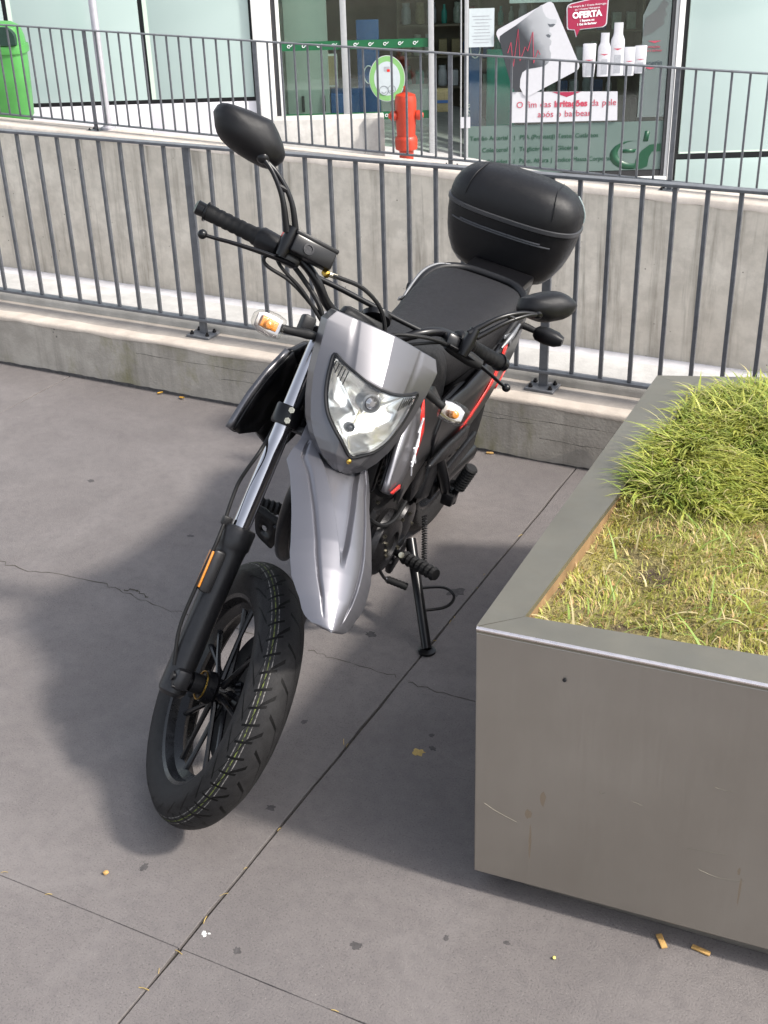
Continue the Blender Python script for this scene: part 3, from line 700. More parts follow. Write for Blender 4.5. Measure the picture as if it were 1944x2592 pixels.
for s, d, w_, lab in ((2.45, 1.9, 1.25, 'wooden shelf of jars and boxes behind the bottle cutouts'), (.9, 3.0, 1.1, 'dark shelf of packages deep inside the doorway'), (1.75, 2.6, .9, 'dark shelf of boxes behind the tilted poster')):
    e, n, step = shelf_unit(s, d, w_, lab)
    for k in range(2, 6):
        x = -w_/2+.1
        while x < w_/2-.08:
            jt = random.choice((0, 0, 1, 1, 2)); mt = random.choice(cols); key = (jt, mt)
            nm = ('jar', 'package', 'bottle')[jt]
            if key not in protos: o = jarm[jt].build(nm, mt); protos[key] = o
            else: o = protos[key].copy(); COL.objects.link(o)
            o.parent = None; o.matrix_world = FM @ Matrix.Translation((s+x, d-.05, -1.35+k*step+.033)); n_it += 1
            tag(o, {'jar': 'small jar standing on a shelf inside the shop', 'package': 'small package standing on a shelf inside the shop', 'bottle': 'small bottle standing on a shelf inside the shop'}[nm], nm, {'jar': 'jars on the shop shelves', 'package': 'packages on the shop shelves', 'bottle': 'bottles on the shop shelves'}[nm])
            x += random.uniform(.12, .17)

# ---- street things in front of the shop
MAT['bin_green'] = pm('bin_green', (.062, .255, .055), .42, var=.18, scale=5)
MAT['bin_dark'] = pm('bin_dark', (.006, .03, .02), .6)
MAT['hydrant_red'] = pm('hydrant_red', (.40, .030, .008), .45, var=.22, scale=9, coat=.1)
def on_depth(s, dist, z): return FM @ Matrix.Translation((s, dist-13, z))
bn = empty('litter_bin', on_depth(-3.235, 11.5, -.70)); tag(bn, 'bright green litter bin with a dark hooded opening at the far left', 'litter bin')
def bring(w_, d_, z, n=28, p=3.2):
    return [Vector((w_*math.copysign(abs(math.cos(a))**(2/p), math.cos(a)), d_*math.copysign(abs(math.sin(a))**(2/p), math.sin(a)), z)) for a in [2*math.pi*k/n for k in range(n)]]
MB().loft([bring(.155, .13, .60), bring(.185, .15, .64), bring(.20, .165, 1.0), bring(.205, .17, 1.17)]).build('bin_body', 'bin_green', bn)
MB().loft([bring(.222, .185, 1.17), bring(.225, .188, 1.19), bring(.222, .185, 1.235), bring(.205, .17, 1.24)]).build('bin_collar', 'bin_green', bn)
MB().loft([bring(.205, .17, 1.235), bring(.20, .165, 1.30), bring(.175, .145, 1.38), bring(.11, .09, 1.42), bring(.02, .02, 1.43)]).build('bin_hood', 'bin_green', bn)
arch = [(-.10, 0)]+[(.10*math.cos(a), .05+.10*math.sin(a)) for a in [R(180-15*k) for k in range(13)]]+[(.10, 0)]
MB().prism([(a+.075, b+1.245) for a, b in arch], fl, -.19, -.05).build('opening', 'bin_dark', bn)
MB().lathe([(.04, 0), (.04, .6)], (0, .1, 0), (0, 0, 1), 14).build('bin_post', 'dark_metal', bn); MB().box((0, .0, .585), (.3, .25, .03), .004).build('bin_bracket', 'dark_gap', bn)
hy = empty('fire_hydrant', on_depth(.315, 11.8, -.74)); tag(hy, 'orange red fire hydrant in front of the shop entrance', 'fire hydrant')
MB().lathe([(.065, 0), (.068, .20), (.075, .205)], (0, 0, 0), (0, 0, 1), 24).build('stem', 'hydrant_red', hy)
MB().lathe([(.075, .20), (.103, .215), (.106, .30), (.098, .325), (.088, .335)], (0, 0, 0), (0, 0, 1), 28).build('collar', 'hydrant_red', hy)
MB().lathe([(.085, .33), (.087, .36), (.098, .52), (.100, .64), (.098, .665), (.09, .70), (.04, .72), (.02, .725), (.018, .775), (0, .78)], (0, 0, 0), (0, 0, 1), 28).build('barrel', 'hydrant_red', hy)
for sx in (-1, 1): MB().lathe([(.035, .06), (.035, .10), (.045, .105), (.045, .14), (.03, .145), (.02, .165), (0, .165)], (0, 0, .52), (sx, -.2, 0), 16).build('outlet', 'hydrant_red', hy)
bw = empty('block_wall', on_depth(-.42, 12.0, -.72)); tag(bw, 'low pale concrete block wall in front of the shop entrance', 'wall')
MB().box((-.08, .12, .225), (.86, .24, .45), .006).build('wall_block', 'block_wall', bw); MB().box((.445, .10, .227), (.18, .27, .455), .012).build('end_block', 'upstand', bw)
# ================================================================== PLANTER
def steel_mat():
    m, n, p = newmat('brushed_steel'); co = n.new('TexCoord').outputs['Object']
    br = n.noise(n.scale(co, 420, 420, 6), 1.0, 5, .7); bl = n.noise(co, 1.7, 4, .6); sc = n.noise(n.scale(co, 3, 3, 55), 1.0, 2, .5, 1.5)
    c = n.ramp(bl, [(.3, (.35, .322, .283)), (.7, (.43, .400, .357))])
    c = n.mix(n.ramp(br, [(.3, .05), (.7, 0.0)]), c, (.27, .25, .22))
    v = n.noise(n.scale(co, 14, 14, 3.5), 1.0, 5, .7, .3)
    c = n.mix(n.ramp(v, [(.70, 0.0), (.80, .16)]), c, (.32, .22, .10))
    n.link(c, p.inputs['Base Color']); p.inputs['Metallic'].default_value = .85
    n.link(n.ramp(n.math('ADD', n.math('MULTIPLY', br, .6), n.math('MULTIPLY', bl, .4)), [(.35, .36), (.65, .52)]), p.inputs['Roughness'])
    n.link(n.bump(n.math('ADD', br, n.math('MULTIPLY', sc, .35)), .03, .002), p.inputs['Normal']); return m
MAT['steel'] = steel_mat()
MAT['steel_rim'] = pm('steel_rim', (.275, .255, .205), .44, metal=.85, var=.12, scale=5, rvar=.06)
MAT['steel_highlight'] = pm('steel_highlight', (.92, .84, .82), .30, metal=1, var=.05)  # brighter than the other steel: sky reflection put into the colour
MAT['rust_inner'] = pm('rust_inner', (.30, .19, .10), .6, metal=.4, var=.3, scale=15)
def soil_mat():
    m, n, p = newmat('soil'); co = n.new('TexCoord').outputs['Object']
    a = n.noise(co, 9, 6, .65); b = n.noise(co, 70, 4, .7)
    c = n.ramp(a, [(.32, (.085, .058, .036)), (.46, (.24, .20, .075)), (.66, (.36, .31, .10))])
    c = n.mix(n.ramp(b, [(.32, .55), (.50, 0.0)]), c, (.07, .05, .03))
    n.link(c, p.inputs['Base Color']); p.inputs['Roughness'].default_value = .95
    n.link(n.bump(n.math('ADD', a, b), 1.0, .02), p.inputs['Normal']); return m
MAT['soil'] = soil_mat()
ZP = .635; ZB = .055
FL_, FR_ = Vector((-.712, 1.698)), Vector((1.90, 1.899)); BL_, BR_ = Vector((-.750, 2.997)), Vector((1.86, 3.95-.02))
BR_ = BL_ + (Vector((-.485, 3.094))-BL_).normalized()*2.45
IL_ = Vector((-.645, 1.764)); IFR = IL_ + (Vector((-.227, 1.818))-IL_).normalized()*2.5
IBL = Vector((-.628, 2.93)); IBR = BR_ + Vector((-.08, -.08))
pl = empty('planter', Matrix.Translation((FL_.x, FL_.y, 0))); tag(pl, 'large brushed stainless steel planter box full of grass beside the motorcycle', 'planter')
def L2(p, z): return Vector((p.x-FL_.x, p.y-FL_.y, z))
def slab4(name, q, z0, z1, mat, par=pl, bev=.003):
    m = MB(); m.loft([[L2(p, z0) for p in q], [L2(p, z1) for p in q]]); return m.build(name, mat, par, bev=bev)
T = .012
def off(a, b, d):
    v = (b-a).normalized(); return Vector((v.y, -v.x))*-d
o1 = off(FL_, FR_, T); o2 = off(BL_, FL_, T); o3 = off(BR_, BL_, T)
slab4('front_panel', [FL_, FR_, FR_+o1, FL_+o1], ZB, ZP-.0125, 'steel', bev=.0025)
slab4('side_panel', [BL_, FL_+o1*1.05, FL_+o1*1.05+o2, BL_+o2], ZB, ZP-.0125, 'steel', bev=.0025)
slab4('back_panel', [BR_, BL_+o2, BL_+o2+o3, BR_+o3], ZB, ZP-.0125, 'steel')
# mitred top rim
e_ = .0006
def rim(name, q): return slab4(name, q, ZP-.012, ZP, 'steel_rim', bev=0)
mit = lambda a, b: a+(b-a)*.0
rim('front_rim', [FL_+Vector((.0012, -.0015)), FR_+Vector((0, -.0015)), IFR, IL_+Vector((.0012, 0))])
rim('side_rim', [BL_, FL_, IL_, IBL])
rim('back_rim', [BR_, BL_+Vector((.0012, 0)), IBL+Vector((.0012, 0)), IBR])
pl_highlight = MB().tube([L2(FL_+Vector((.002, -.0012)), ZP-.0030), L2(FR_+Vector((0, -.0012)), ZP-.0030)], .0040, 12).build('rim_highlight', 'steel_highlight', pl)  # bright bead added to draw the highlight along the front top edge
# inner lips
def lip(name, a, b, mat):
    o = off(a, b, .004)
    m = MB(); q = [a, b, b-o, a-o]; m.loft([[L2(p, ZP-.10) for p in q], [L2(p, ZP-.0125) for p in q]]); return m.build(name, mat, pl)
lip('inner_lip', IL_, IFR, 'steel'); lip('inner_lip', IBL, IL_, 'rust_inner'); lip('inner_lip', IBR, IBL, 'rust_inner')
slab4('plinth', [FL_+Vector((.085, .058)), FR_+Vector((-.05, .0)), BR_+Vector((-.06, -.09)), BL_+Vector((.09, -.09))], 0, ZB+.002, 'steel')
slab4('bottom_plate', [FL_+Vector((.014, .014)), FR_+Vector((-.02, .014)), BR_+Vector((-.02, -.014)), BL_+Vector((.014, -.014))], ZB+.001, ZB+.006, 'steel')
for x, z in ((.165, .560),):
    MB().lathe([(.0036, 0), (.0036, .002), (.0, .0022)], L2(FL_+(FR_-FL_).normalized()*x, z)+Vector((0, -.001, 0)), (0, -1, 0), 10).build('rivet_hole', 'dark_gap', pl)
# scratches and rust runs on the front
fdir = (FR_-FL_).normalized(); fnm = Vector((fdir.y, -fdir.x))
def onfront(x, z, o=.0008): p = FL_+fdir*x+fnm*o; return L2(p, z)
for pts in ([(.44, .40), (.452, .398), (.47, .399)], [(.30, .325), (.318, .321)], [(.02, .235), (.045, .222), (.085, .208)], [(.405, .248), (.44, .252), (.475, .255)], [(.43, .205), (.46, .198), (.495, .200), (.51, .204)], [(.24, .33), (.243, .325), (.25, .33)], [(.55, .30), (.56, .27), (.565, .245)]):
    MB().tube([onfront(x, z, .0002) for x, z in pts], .0004, 5, 4).build('scratch', 'steel_rim', pl)
MAT['rust_run'] = film_mat('rust_run', (.32, .21, .10), .22)
for x, z, w_, h_ in ((.135, .28, .006, .035), (.108, .235, .007, .022), (.113, .17, .0025, .09), (.505, .18, .002, .07), (.50, .225, .003, .02)):
    N_ = 14; MB().add([onfront(x+w_*math.cos(2*math.pi*k/N_)*random.uniform(.6, 1.2), z+h_/2*math.sin(2*math.pi*k/N_)*random.uniform(.8, 1.15)) for k in range(N_)], [tuple(range(N_))]).build('rust_stain', 'rust_run', pl)
# soil
def inside(u, v):   # bilinear in the inner opening, u to the right, v to the back
    a = IL_+(IFR-IL_)*u; b = IBL+(IBR-IBL)*u; return a+(b-a)*v
def hill(p):
    return ZP-.028+.018*math.sin(p.x*5.1+1)*math.sin(p.y*4.3)+.010*math.sin(p.x*13+p.y*9)
so_ = MB(); so_.grid(lambda u, v: L2(inside(u, v), hill(inside(u, v))), 60, 40).build('soil', 'soil', pl, ang=180)

def blades(name, label, n, place, lmin, lmax, wid, seg, lean_fn, color_fn, mat):
    rs = np.random.RandomState(hash(name) % 1000 if False else len(name)*7+3)
    V = []; F = []; C = []; k = 0
    for i in range(n):
        p = place(rs)
        if p is None: continue
        l = rs.uniform(lmin, lmax); az, bend, lean = lean_fn(rs, p); c = color_fn(rs, p)
        dx, dy = math.cos(az), math.sin(az); w_ = wid*rs.uniform(.45, 1.7); sx, sy = -dy, dx
        x, y, z = p; th = lean; sl_ = l/seg
        for s in range(seg+1):
            ww = w_*(1-s/seg)**.7 if s < seg else 0
            tp = .55+.45*s/seg
            col = (c[0], c[1], c[2], 1)
            if s < seg:
                V += [(x-sx*ww, y-sy*ww, z), (x+sx*ww, y+sy*ww, z)]; C += [col, col]
                if s: F.append((k-2, k-1, k+1, k))
                k += 2
            else:
                V.append((x, y, z)); C.append(col); F.append((k-2, k-1, k)); k += 1
            x += dx*math.sin(th)*sl_; y += dy*math.sin(th)*sl_; z += math.cos(th)*sl_; th += bend/seg
    me = bpy.data.meshes.new(name); me.from_pydata(V, [], F)
    ca = me.color_attributes.new('Col', 'FLOAT_COLOR', 'POINT'); ca.data.foreach_set('color', np.array(C, dtype=np.float32).ravel())
    me.materials.append(mat); me.shade_smooth(); o = bpy.data.objects.new(name, me); COL.objects.link(o)
    tag(o, label, 'grass', kind='stuff'); return o
def grass_mat(name):
    m, n, p = newmat(name); a = n.new('VertexColor'); a.layer_name = 'Col'
    n.link(a.outputs[0], p.inputs['Base Color']); p.inputs['Roughness'].default_value = .45
    p.inputs['Specular IOR Level'].default_value = .35
    p.inputs['Subsurface Weight'].default_value = 0
    tr = n.new('BsdfTranslucent'); n.link(a.outputs[0], tr.inputs[0]); mx = n.new('MixShader'); mx.inputs[0].default_value = .35
    out = m.node_tree.nodes['Material Output']; n.link(p.outputs[0], mx.inputs[1]); n.link(tr.outputs[0], mx.inputs[2]); n.link(mx.outputs[0], out.inputs[0]); return m
GM = grass_mat('grass_blades')
def bare(x, y):     # patchiness of the lawn
    s = math.sin(x*7.3+y*3.1)*math.sin(y*8.7-x*2.2)+.6*math.sin(x*17+1.3)*math.sin(y*15.1)
    d = min(((x+.56)/.10)**2+((y-2.08)/.06)**2, ((x+.10)/.09)**2+((y-2.02)/.07)**2, ((x+.42)/.10)**2+((y-1.86)/.03)**2)
    return s - (1.6 if d < 1 else 0)
def edge_y(x): return 2.40+.05*math.sin(x*6+2)+.03*math.sin(x*17)-.10*max(0, (x+.25))*1.2
def lawn_place(rs):
    u, v = rs.uniform(0.003, .42), rs.uniform(.004, .62); p = inside(u, v)
    if p.y > edge_y(p.x)+.04: return None
    if bare(p.x, p.y) < rs.uniform(-1.9, -.2): return None
    return (p.x, p.y, hill(p)-.003)
def lawn_lean(rs, p):
    k = math.sin(p[0]*23+p[1]*11)+math.sin(p[1]*27-p[0]*9); return k*1.6+rs.normal(0, 1.1), rs.uniform(.2, 1.6), abs(rs.normal(.8, .45))
def lawn_col(rs, p):
    t = rs.uniform(); s = .5+.5*math.sin(p[0]*6.2+p[1]*4.4)*math.sin(p[1]*7.1-p[0]*3)
    if t < .36: return (.58*rs.uniform(.8, 1.2), .47*rs.uniform(.85, 1.1), .22)
    g = rs.uniform(.8, 1.2); return ((.36+.12*s)*g, (.40+.04*s)*g, .10*g)
blades('lawn_grass', 'short dry yellow green lawn grass in the front of the planter', 46000, lawn_place, .008, .030, .0015, 2, lawn_lean, lawn_col, GM)
def tuft_place(rs):
    u, v = rs.uniform(0.0, .62), rs.uniform(.40, .995); p = inside(u, v); e = edge_y(p.x)
    if p.y < e+rs.normal(-.02, .035): return None
    h = min(1, max(0, p.y-e)/.22)
    if u < .03 and rs.uniform() < .55: return None
    return (p.x, p.y, hill(p)+.035*h**.6*rs.uniform(0, 1))
def tuft_lean(rs, p):
    # tufts lie mostly towards the front and outwards
    c = math.floor(p[0]*9)*12.9+math.floor(p[1]*9)*78.2; f = math.sin(c)*43758.5; f -= math.floor(f)
    if p[1] > 2.72 and rs.uniform() < .6: return rs.uniform(0, 6.283), rs.uniform(.8, 1.6), rs.uniform(.5, 1.15)
    return -math.pi/2+(f-.5)*2.6+rs.normal(0, .55), rs.uniform(.7, 1.3), rs.uniform(.55, 1.15)
def tuft_col(rs, p):
    c = math.floor(p[0]*9)*12.9+math.floor(p[1]*9)*78.2; f = math.sin(c)*4375.8; f -= math.floor(f)
    t = rs.uniform()
    if t < .10: return (.60, .52, .26)
    g = rs.uniform(.75, 1.25); y = .35*f+.65*rs.uniform()
    return ((.22+.33*y)*g, (.33+.19*y)*g, (.06+.07*y)*g)
blades('tuft_grass', 'lush long bladed green grass mound in the back of the planter', 54000, tuft_place, .045, .105, .0023, 4, tuft_lean, tuft_col, GM)
def stray_place(rs):
    u, v = rs.uniform(.005, .4), rs.uniform(.01, .6); p = inside(u, v); return (p.x, p.y, hill(p))
blades('stray_grass', 'single longer stalks sticking out of the short lawn in the planter', 420, stray_place, .03, .11, .0018, 5, lambda rs, p: (rs.uniform(0, 6.28), rs.uniform(.5, 2.2), rs.uniform(.3, 1.2)),
       lambda rs, p: (.30, .42, .10) if rs.uniform() < .5 else (.55, .47, .26), GM)

# ---- litter on the paving
def litter(name, m, mat, x, y, label, cat, z=.0005):
    o = m.build(name, mat); o.location = (x, y, z); tag(o, label, cat); return o
litter('cigarette_butt', MB().lathe([(.0036, -.012), (.0039, -.011), (.0039, .011), (.0034, .012)], (0, 0, .004), (1, .25, 0), 10), 'wood_chip', -1.475, 3.628, 'tan cigarette butt lying at the foot of the kerb wall right of the motorcycle', 'litter')
def leaf(l, w_, a):
    m = MB(); ca, sa = math.cos(a), math.sin(a)
    def fn(u, v):
        x = (u-.5)*l; y = (v-.5)*w_*math.sin(math.pi*min(max(u, .03), .97)); return Vector((x*ca-y*sa, x*sa+y*ca, .002+.006*u*u+.02*(v-.5)**2))
    return m.grid(fn, 6, 4)
litter('fallen_leaf', leaf(.024, .013, .4), 'leaf_yellow', -2.886, 3.622, 'yellow fallen leaf at the foot of the kerb wall, left of two', 'leaf')
litter('fallen_leaf', leaf(.034, .013, -.3), 'leaf_yellow', -2.776, 3.615, 'yellow fallen leaf at the foot of the kerb wall, right of two', 'leaf')
litter('wood_chip', MB().box((0, 0, .003), (.012, .034, .004), .001, Matrix.Rotation(R(35), 3, 'Z')), 'wood_chip', -.335, 1.728, 'tan wood chip sticking out under the planter, left of two', 'litter')
litter('wood_chip', MB().box((0, 0, .003), (.036, .010, .004), .001, Matrix.Rotation(R(-8), 3, 'Z')), 'wood_chip', -.262, 1.738, 'tan wood chip sticking out under the planter, right of two', 'litter')
pb_ = MB(); b = bmesh.new(); bmesh.ops.create_icosphere(b, subdivisions=2, radius=.006)
for v in b.verts: v.co *= random.uniform(.8, 1.2); v.co.z = v.co.z*.7+.004
litter('pebble', pb_.bm(b), 'wood_chip', -1.419, 1.415, 'small brown pebble on the paving in front of the front wheel', 'stone')
pb_ = MB(); b = bmesh.new(); bmesh.ops.create_icosphere(b, subdivisions=2, radius=.0034)
for v in b.verts: v.co *= random.uniform(.85, 1.15); v.co.z = v.co.z*.8+.003
MAT['seed'] = pm('seed', (.62, .55, .16), .6); litter('seed', pb_.bm(b), 'seed', -.506, 1.602, 'tiny yellow seed on the sunlit paving in front of the planter', 'seed')
MAT['dropping'] = pm('white_spot', (.7, .7, .68), .8)
for dx, dy, r in ((0, 0, .0042), (.010, .003, .002), (.005, -.006, .0022)): blotch('paint_spot', -1.143+dx, 1.37+dy, r, 'dropping', ground, el=1.4)
blotch('pale_spot', -1.0, 2.045, .013, 'straw', ground)
# ================================================================== MOTORCYCLE
# body frame: x forward from the rear axle, y to the rider's left, z up; steering frame (n, y, u): n forward of the steering axis, u along it
YAWB, LEAN, STEER, RAKE, WB = -1.5143, .2412, .6733, .6102, 1.3484
f_ = Vector((math.cos(YAWB), math.sin(YAWB), 0)); l_ = Vector((-math.sin(YAWB), math.cos(YAWB), 0)); z_ = Vector((0, 0, 1))
l2_ = l_*math.cos(LEAN)-z_*math.sin(LEAN); u2_ = z_*math.cos(LEAN)+l_*math.sin(LEAN)
BM_ = Matrix((f_, l2_, u2_)).transposed().to_4x4(); BM_.translation = (-1.509, 3.0797, .0)
bike = empty('motorcycle', BM_)
tag(bike, 'black and silver grey motorcycle leaning on its side stand with a black top case', 'motorcycle')
_n = Vector((math.cos(RAKE), 0, math.sin(RAKE))); _u = Vector((-math.sin(RAKE), 0, math.cos(RAKE))); _A = Vector((WB, 0, .295))-_n*.065
cs_, sn_ = math.cos(STEER), math.sin(STEER)
def S(p):
    a, y, w_ = p; return _A+_n*(a*cs_-y*sn_)+Vector((0, 1, 0))*(a*sn_+y*cs_)+_u*w_
def sp(m, name, mat, parent=bike, **k): return m.build(name, mat, parent, xf=S, **k)      # part in the steering frame
def bp(m, name, mat, parent=bike, **k): return m.build(name, mat, parent, **k)            # part in the body frame

# ---------------------------------------------------------------- wheels
def tyre_mat(N, v0, stripes=True):
    m, n, p = newmat('tyre_tread'); uvn = n.new('UVMap'); uvn.uv_map = 'UVMap'; sx = n.new('SeparateXYZ'); n.link(uvn.outputs[0], sx.inputs[0])
    u, v = sx.outputs[0], sx.outputs[1]; av = n.math('ABSOLUTE', v); sg = n.math('GREATER_THAN', v, 0)
    ph = n.math('ADD', n.math('MULTIPLY', u, N), n.math('MULTIPLY', sg, .5))
    # groove bends: rises with |v|, steeper towards the shoulder
    b1 = n.math('MULTIPLY', av, 1.1); b2 = n.math('MULTIPLY', n.math('MAXIMUM', n.math('SUBTRACT', av, .28), 0), 3.4)
    g = n.math('FRACT', n.math('ADD', ph, n.math('ADD', b1, b2)))
    d = n.math('ABSOLUTE', n.math('SUBTRACT', g, .5))
    wdt = n.math('MULTIPLY', n.math('SUBTRACT', .85, av), .075)
    gr = n.math('MULTIPLY', n.math('LESS_THAN', d, wdt), n.math('LESS_THAN', av, .66))
    # short sipes across the crown
    gs = n.math('FRACT', n.math('ADD', n.math('MULTIPLY', u, N*2), n.math('MULTIPLY', v, .9))); gr = n.math('MAXIMUM', gr, n.math('MULTIPLY', n.math('LESS_THAN', n.math('ABSOLUTE', n.math('SUBTRACT', gs, .5)), .075), n.math('MULTIPLY', n.math('LESS_THAN', v, .52), n.math('GREATER_THAN', v, .14))))
    g3 = n.math('FRACT', n.math('ADD', n.math('MULTIPLY', u, N), n.math('MULTIPLY', v, -3.0)))
    gr2 = n.math('MULTIPLY', n.math('LESS_THAN', n.math('ABSOLUTE', n.math('SUBTRACT', g3, .5)), .07), n.math('MULTIPLY', n.math('GREATER_THAN', av, .55), n.math('LESS_THAN', av, .80)))
    gr = n.math('MAXIMUM', gr, gr2)
    co = n.new('TexCoord').outputs['Object']; base = n.ramp(n.noise(co, 60, 5, .6), [(.3, (.013, .0125, .013)), (.7, (.020, .0195, .020))])
    if stripes:
        for off, wd, c in ((-.085, .011, (.22, .21, .20)), (0, .013, (.13, .16, .04)), (.085, .011, (.22, .21, .20))):
            msk = n.math('LESS_THAN', n.math('ABSOLUTE', n.math('SUBTRACT', v, v0+off)), wd)
            msk = n.math('MULTIPLY', msk, n.ramp(n.noise(co, 130, 3, .7), [(.38, .05), (.60, .9)])); base = n.mix(msk, base, c)
    base = n.mix(gr, base, (.0012, .0012, .0012)); n.link(base, p.inputs['Base Color']); p.inputs['Roughness'].default_value = .55; p.inputs['Specular IOR Level'].default_value = .16
    h = n.math('ADD', n.math('MULTIPLY', gr, -1), n.math('MULTIPLY', n.noise(co, 500, 3, .6), .12)); n.link(n.bump(h, 1.0, .006), p.inputs['Normal']); return m
MAT['tyre_front'] = tyre_mat(25, .36); MAT['tyre_rear'] = tyre_mat(22, 0, False)
def tyre(name, Rr, hw, cen, mat, parent, xf):
    rb = .213; prof = []
    key = [(-1.0, rb, .72), (-.93, rb+.012, .86), (-.86, rb+.03, .98), (-.76, rb+.048, 1.0), (-.6, Rr-.026, .88), (-.4, Rr-.011, .64), (-.2, Rr-.003, .34), (0, Rr, 0)]
    key = key+[(-a, b, -c) for a, b, c in key[-2::-1]]
    K = catmull([(a, b, c) for a, b, c in key], 3); nseg = 120; vs = []; uv = []
    for i in range(nseg):
        a = 2*math.pi*i/nseg
        for q in K: vs.append(Vector((cen[0]+q.y*math.cos(a), cen[1]-q.z*hw, cen[2]+q.y*math.sin(a))))
    nk = len(K); fs = []; fuv = []
    for i in range(nseg):
        for j in range(nk-1):
            i2 = (i+1) % nseg; fs.append((i*nk+j, i2*nk+j, i2*nk+j+1, i*nk+j+1)); u0, u1 = i/nseg, (i+1)/nseg; va, vb = K[j].x, K[j+1].x
            fuv += [(u0, -va), (u1, -va), (u1, -vb), (u0, -vb)]
    me = bpy.data.meshes.new(name); me.from_pydata([tuple(xf(v)) for v in vs], [], fs); l = me.uv_layers.new(name='UVMap')
    l.data.foreach_set('uv', np.array(fuv, dtype=np.float32).ravel()); me.materials.append(MAT[mat]); me.shade_smooth()
    o = bpy.data.objects.new(name, me); COL.objects.link(o); o.parent = parent; return o
def wheel(name, tname, Rr, hw, cen, tm, build, xf, hubw):
    cx, cy, cz = cen; m = MB()
    ring = [(.222, -.62), (.226, -.66), (.219, -.60), (.205, -.50), (.198, -.2), (.194, 0), (.198, .2), (.205, .50), (.219, .60), (.226, .66), (.222, .62), (.205, .30), (.19, .12), (.183, 0), (.19, -.12), (.205, -.30)]
    n = 96; rings = [[Vector((cx+r*math.cos(2*math.pi*i/n), cy+b*hw*1.28, cz+r*math.sin(2*math.pi*i/n))) for r, b in ring] for i in range(n+1)]
    m.loft(rings, cap=False); rim = build(m, name, 'rim_black', ang=30)
    tyre(tname, Rr, hw, cen, tm, rim, xf)
    build(MB().lathe([(.02, -hubw), (.034, -hubw), (.036, -hubw*.6), (.028, -hubw*.4), (.028, hubw*.4), (.036, hubw*.6), (.034, hubw), (.02, hubw)], cen, (0, 1, 0), 28), 'hub', 'rim_black', parent=rim)
    for k in range(14):
        base = 2*math.pi*(k//2)/7; sd = -1 if k % 2 else 1
        a0 = base+sd*.16; a1 = base+sd*.20; q = MB()
        P = [Vector((cx+r*math.cos(a), cy+b, cz+r*math.sin(a))) for r, a, b in ((.026, base+sd*.24, sd*.010), (.07, base+sd*.13, sd*.008), (.13, base+sd*.115, sd*.005), (.19, base+sd*.12, 0))]
        q.tube(P, [.008, .0062, .0054, .0075], 8, 3, flat=1.0); build(q, 'spoke', 'rim_black', parent=rim)
    build(MB().lathe([(.035, -.0), (.150, -.0), (.150, .004), (.035, .004), (.035, 0)], (cx, cy+hubw+.004, cz), (0, 1, 0), 48, cap=False), 'brake_disc', 'dark_metal', parent=rim)
    return rim
fwl = wheel('front_wheel', 'tyre', .296, .0515, (.065, 0, 0), 'tyre_front', sp, S, .045)
rwl = wheel('rear_wheel', 'tyre', .296, .066, (0, 0, .300), 'tyre_rear', bp, lambda p: p, .055)
sp(MB().tube([(.065, -.119, 0), (.065, .119, 0)], .010, 14), 'front_axle', 'dark_metal')
sp(MB().lathe([(.022, -.075), (.022, -.05), (.030, -.048), (.030, -.044)], (.065, 0, 0), (0, 1, 0), 24), 'axle_spacer', 'dark_metal'); sp(MB().lathe([(.0305, -.0515), (.0325, -.0515), (.0325, -.0485), (.0305, -.0485)], (.065, 0, 0), (0, 1, 0), 28, cap=False), 'seal_ring', 'gold')

# ---------------------------------------------------------------- fork
for sd in (-1, 1):
    y = .096*sd
    sp(MB().lathe([(.0205, .30), (.0205, .800), (.018, .803)], (.036, y, 0), (0, 0, 1), 24), 'fork_tube', 'chrome')
    sl_ = MB(); sl_.lathe([(.024, -.045), (.031, -.035), (.031, .04), (.0305, .12), (.0315, .27), (.0325, .285), (.0335, .295), (.0365, .300), (.0365, .338), (.034, .343), (.0215, .345)], (.036, y, 0), (0, 0, 1), 28)
    sl_.box((.058, y, -.002), (.052, .036, .046), .010); fs_ = sp(sl_, 'fork_slider', 'slider_paint', ang=32)
    for a, b in ((.050, -.031), (.078, -.031)):
        sp(MB().lathe([(.0038, -.018), (.0038, .0185), (.002, .019)], (a, y, b+.012), (0, sd, 0), 8), 'pinch_bolt', 'dark_metal', parent=fs_)
    if sd < 0:
        rb_ = MB(); rb_.box((.052, y-.030, .235), (.042, .024, .095), .006); sp(rb_, 'reflector_boss', 'slider_paint', parent=fs_)
        sp(MB().box((.052, y-.0435, .235), (.026, .005, .082), .0015), 'side_reflector', 'amber', parent=fs_)
cl_ = MB(); cl_.box((.020, 0, .605), (.060, .235, .040), .010)
for sd in (-1, 1): cl_.lathe([(.030, -.022), (.032, -.018), (.032, .018), (.030, .022)], (.036, sd*.096, .603), (0, 0, 1), 24)
lc = sp(cl_, 'lower_clamp', 'satin_black')
for z in (.592, .616): sp(MB().lathe([(.007, 0), (.007, .006), (.004, .0062), (.004, .002)], (.069, -.104, z), (1, -.35, 0), 6), 'clamp_bolt', 'steel_bolt', parent=lc)
cl_ = MB(); cl_.box((-.010, 0, .800), (.055, .215, .026), .008)
for sd in (-1, 1): cl_.lathe([(.026, -.014), (.028, -.010), (.028, .010), (.024, .014)], (.034, sd*.096, .792), (0, 0, 1), 24)
sp(cl_, 'upper_clamp', 'satin_black'); sp(MB().lathe([(.028, .60), (.028, .84)], (-.0, 0, 0), (0, 0, 1), 20), 'steering_stem', 'satin_black')
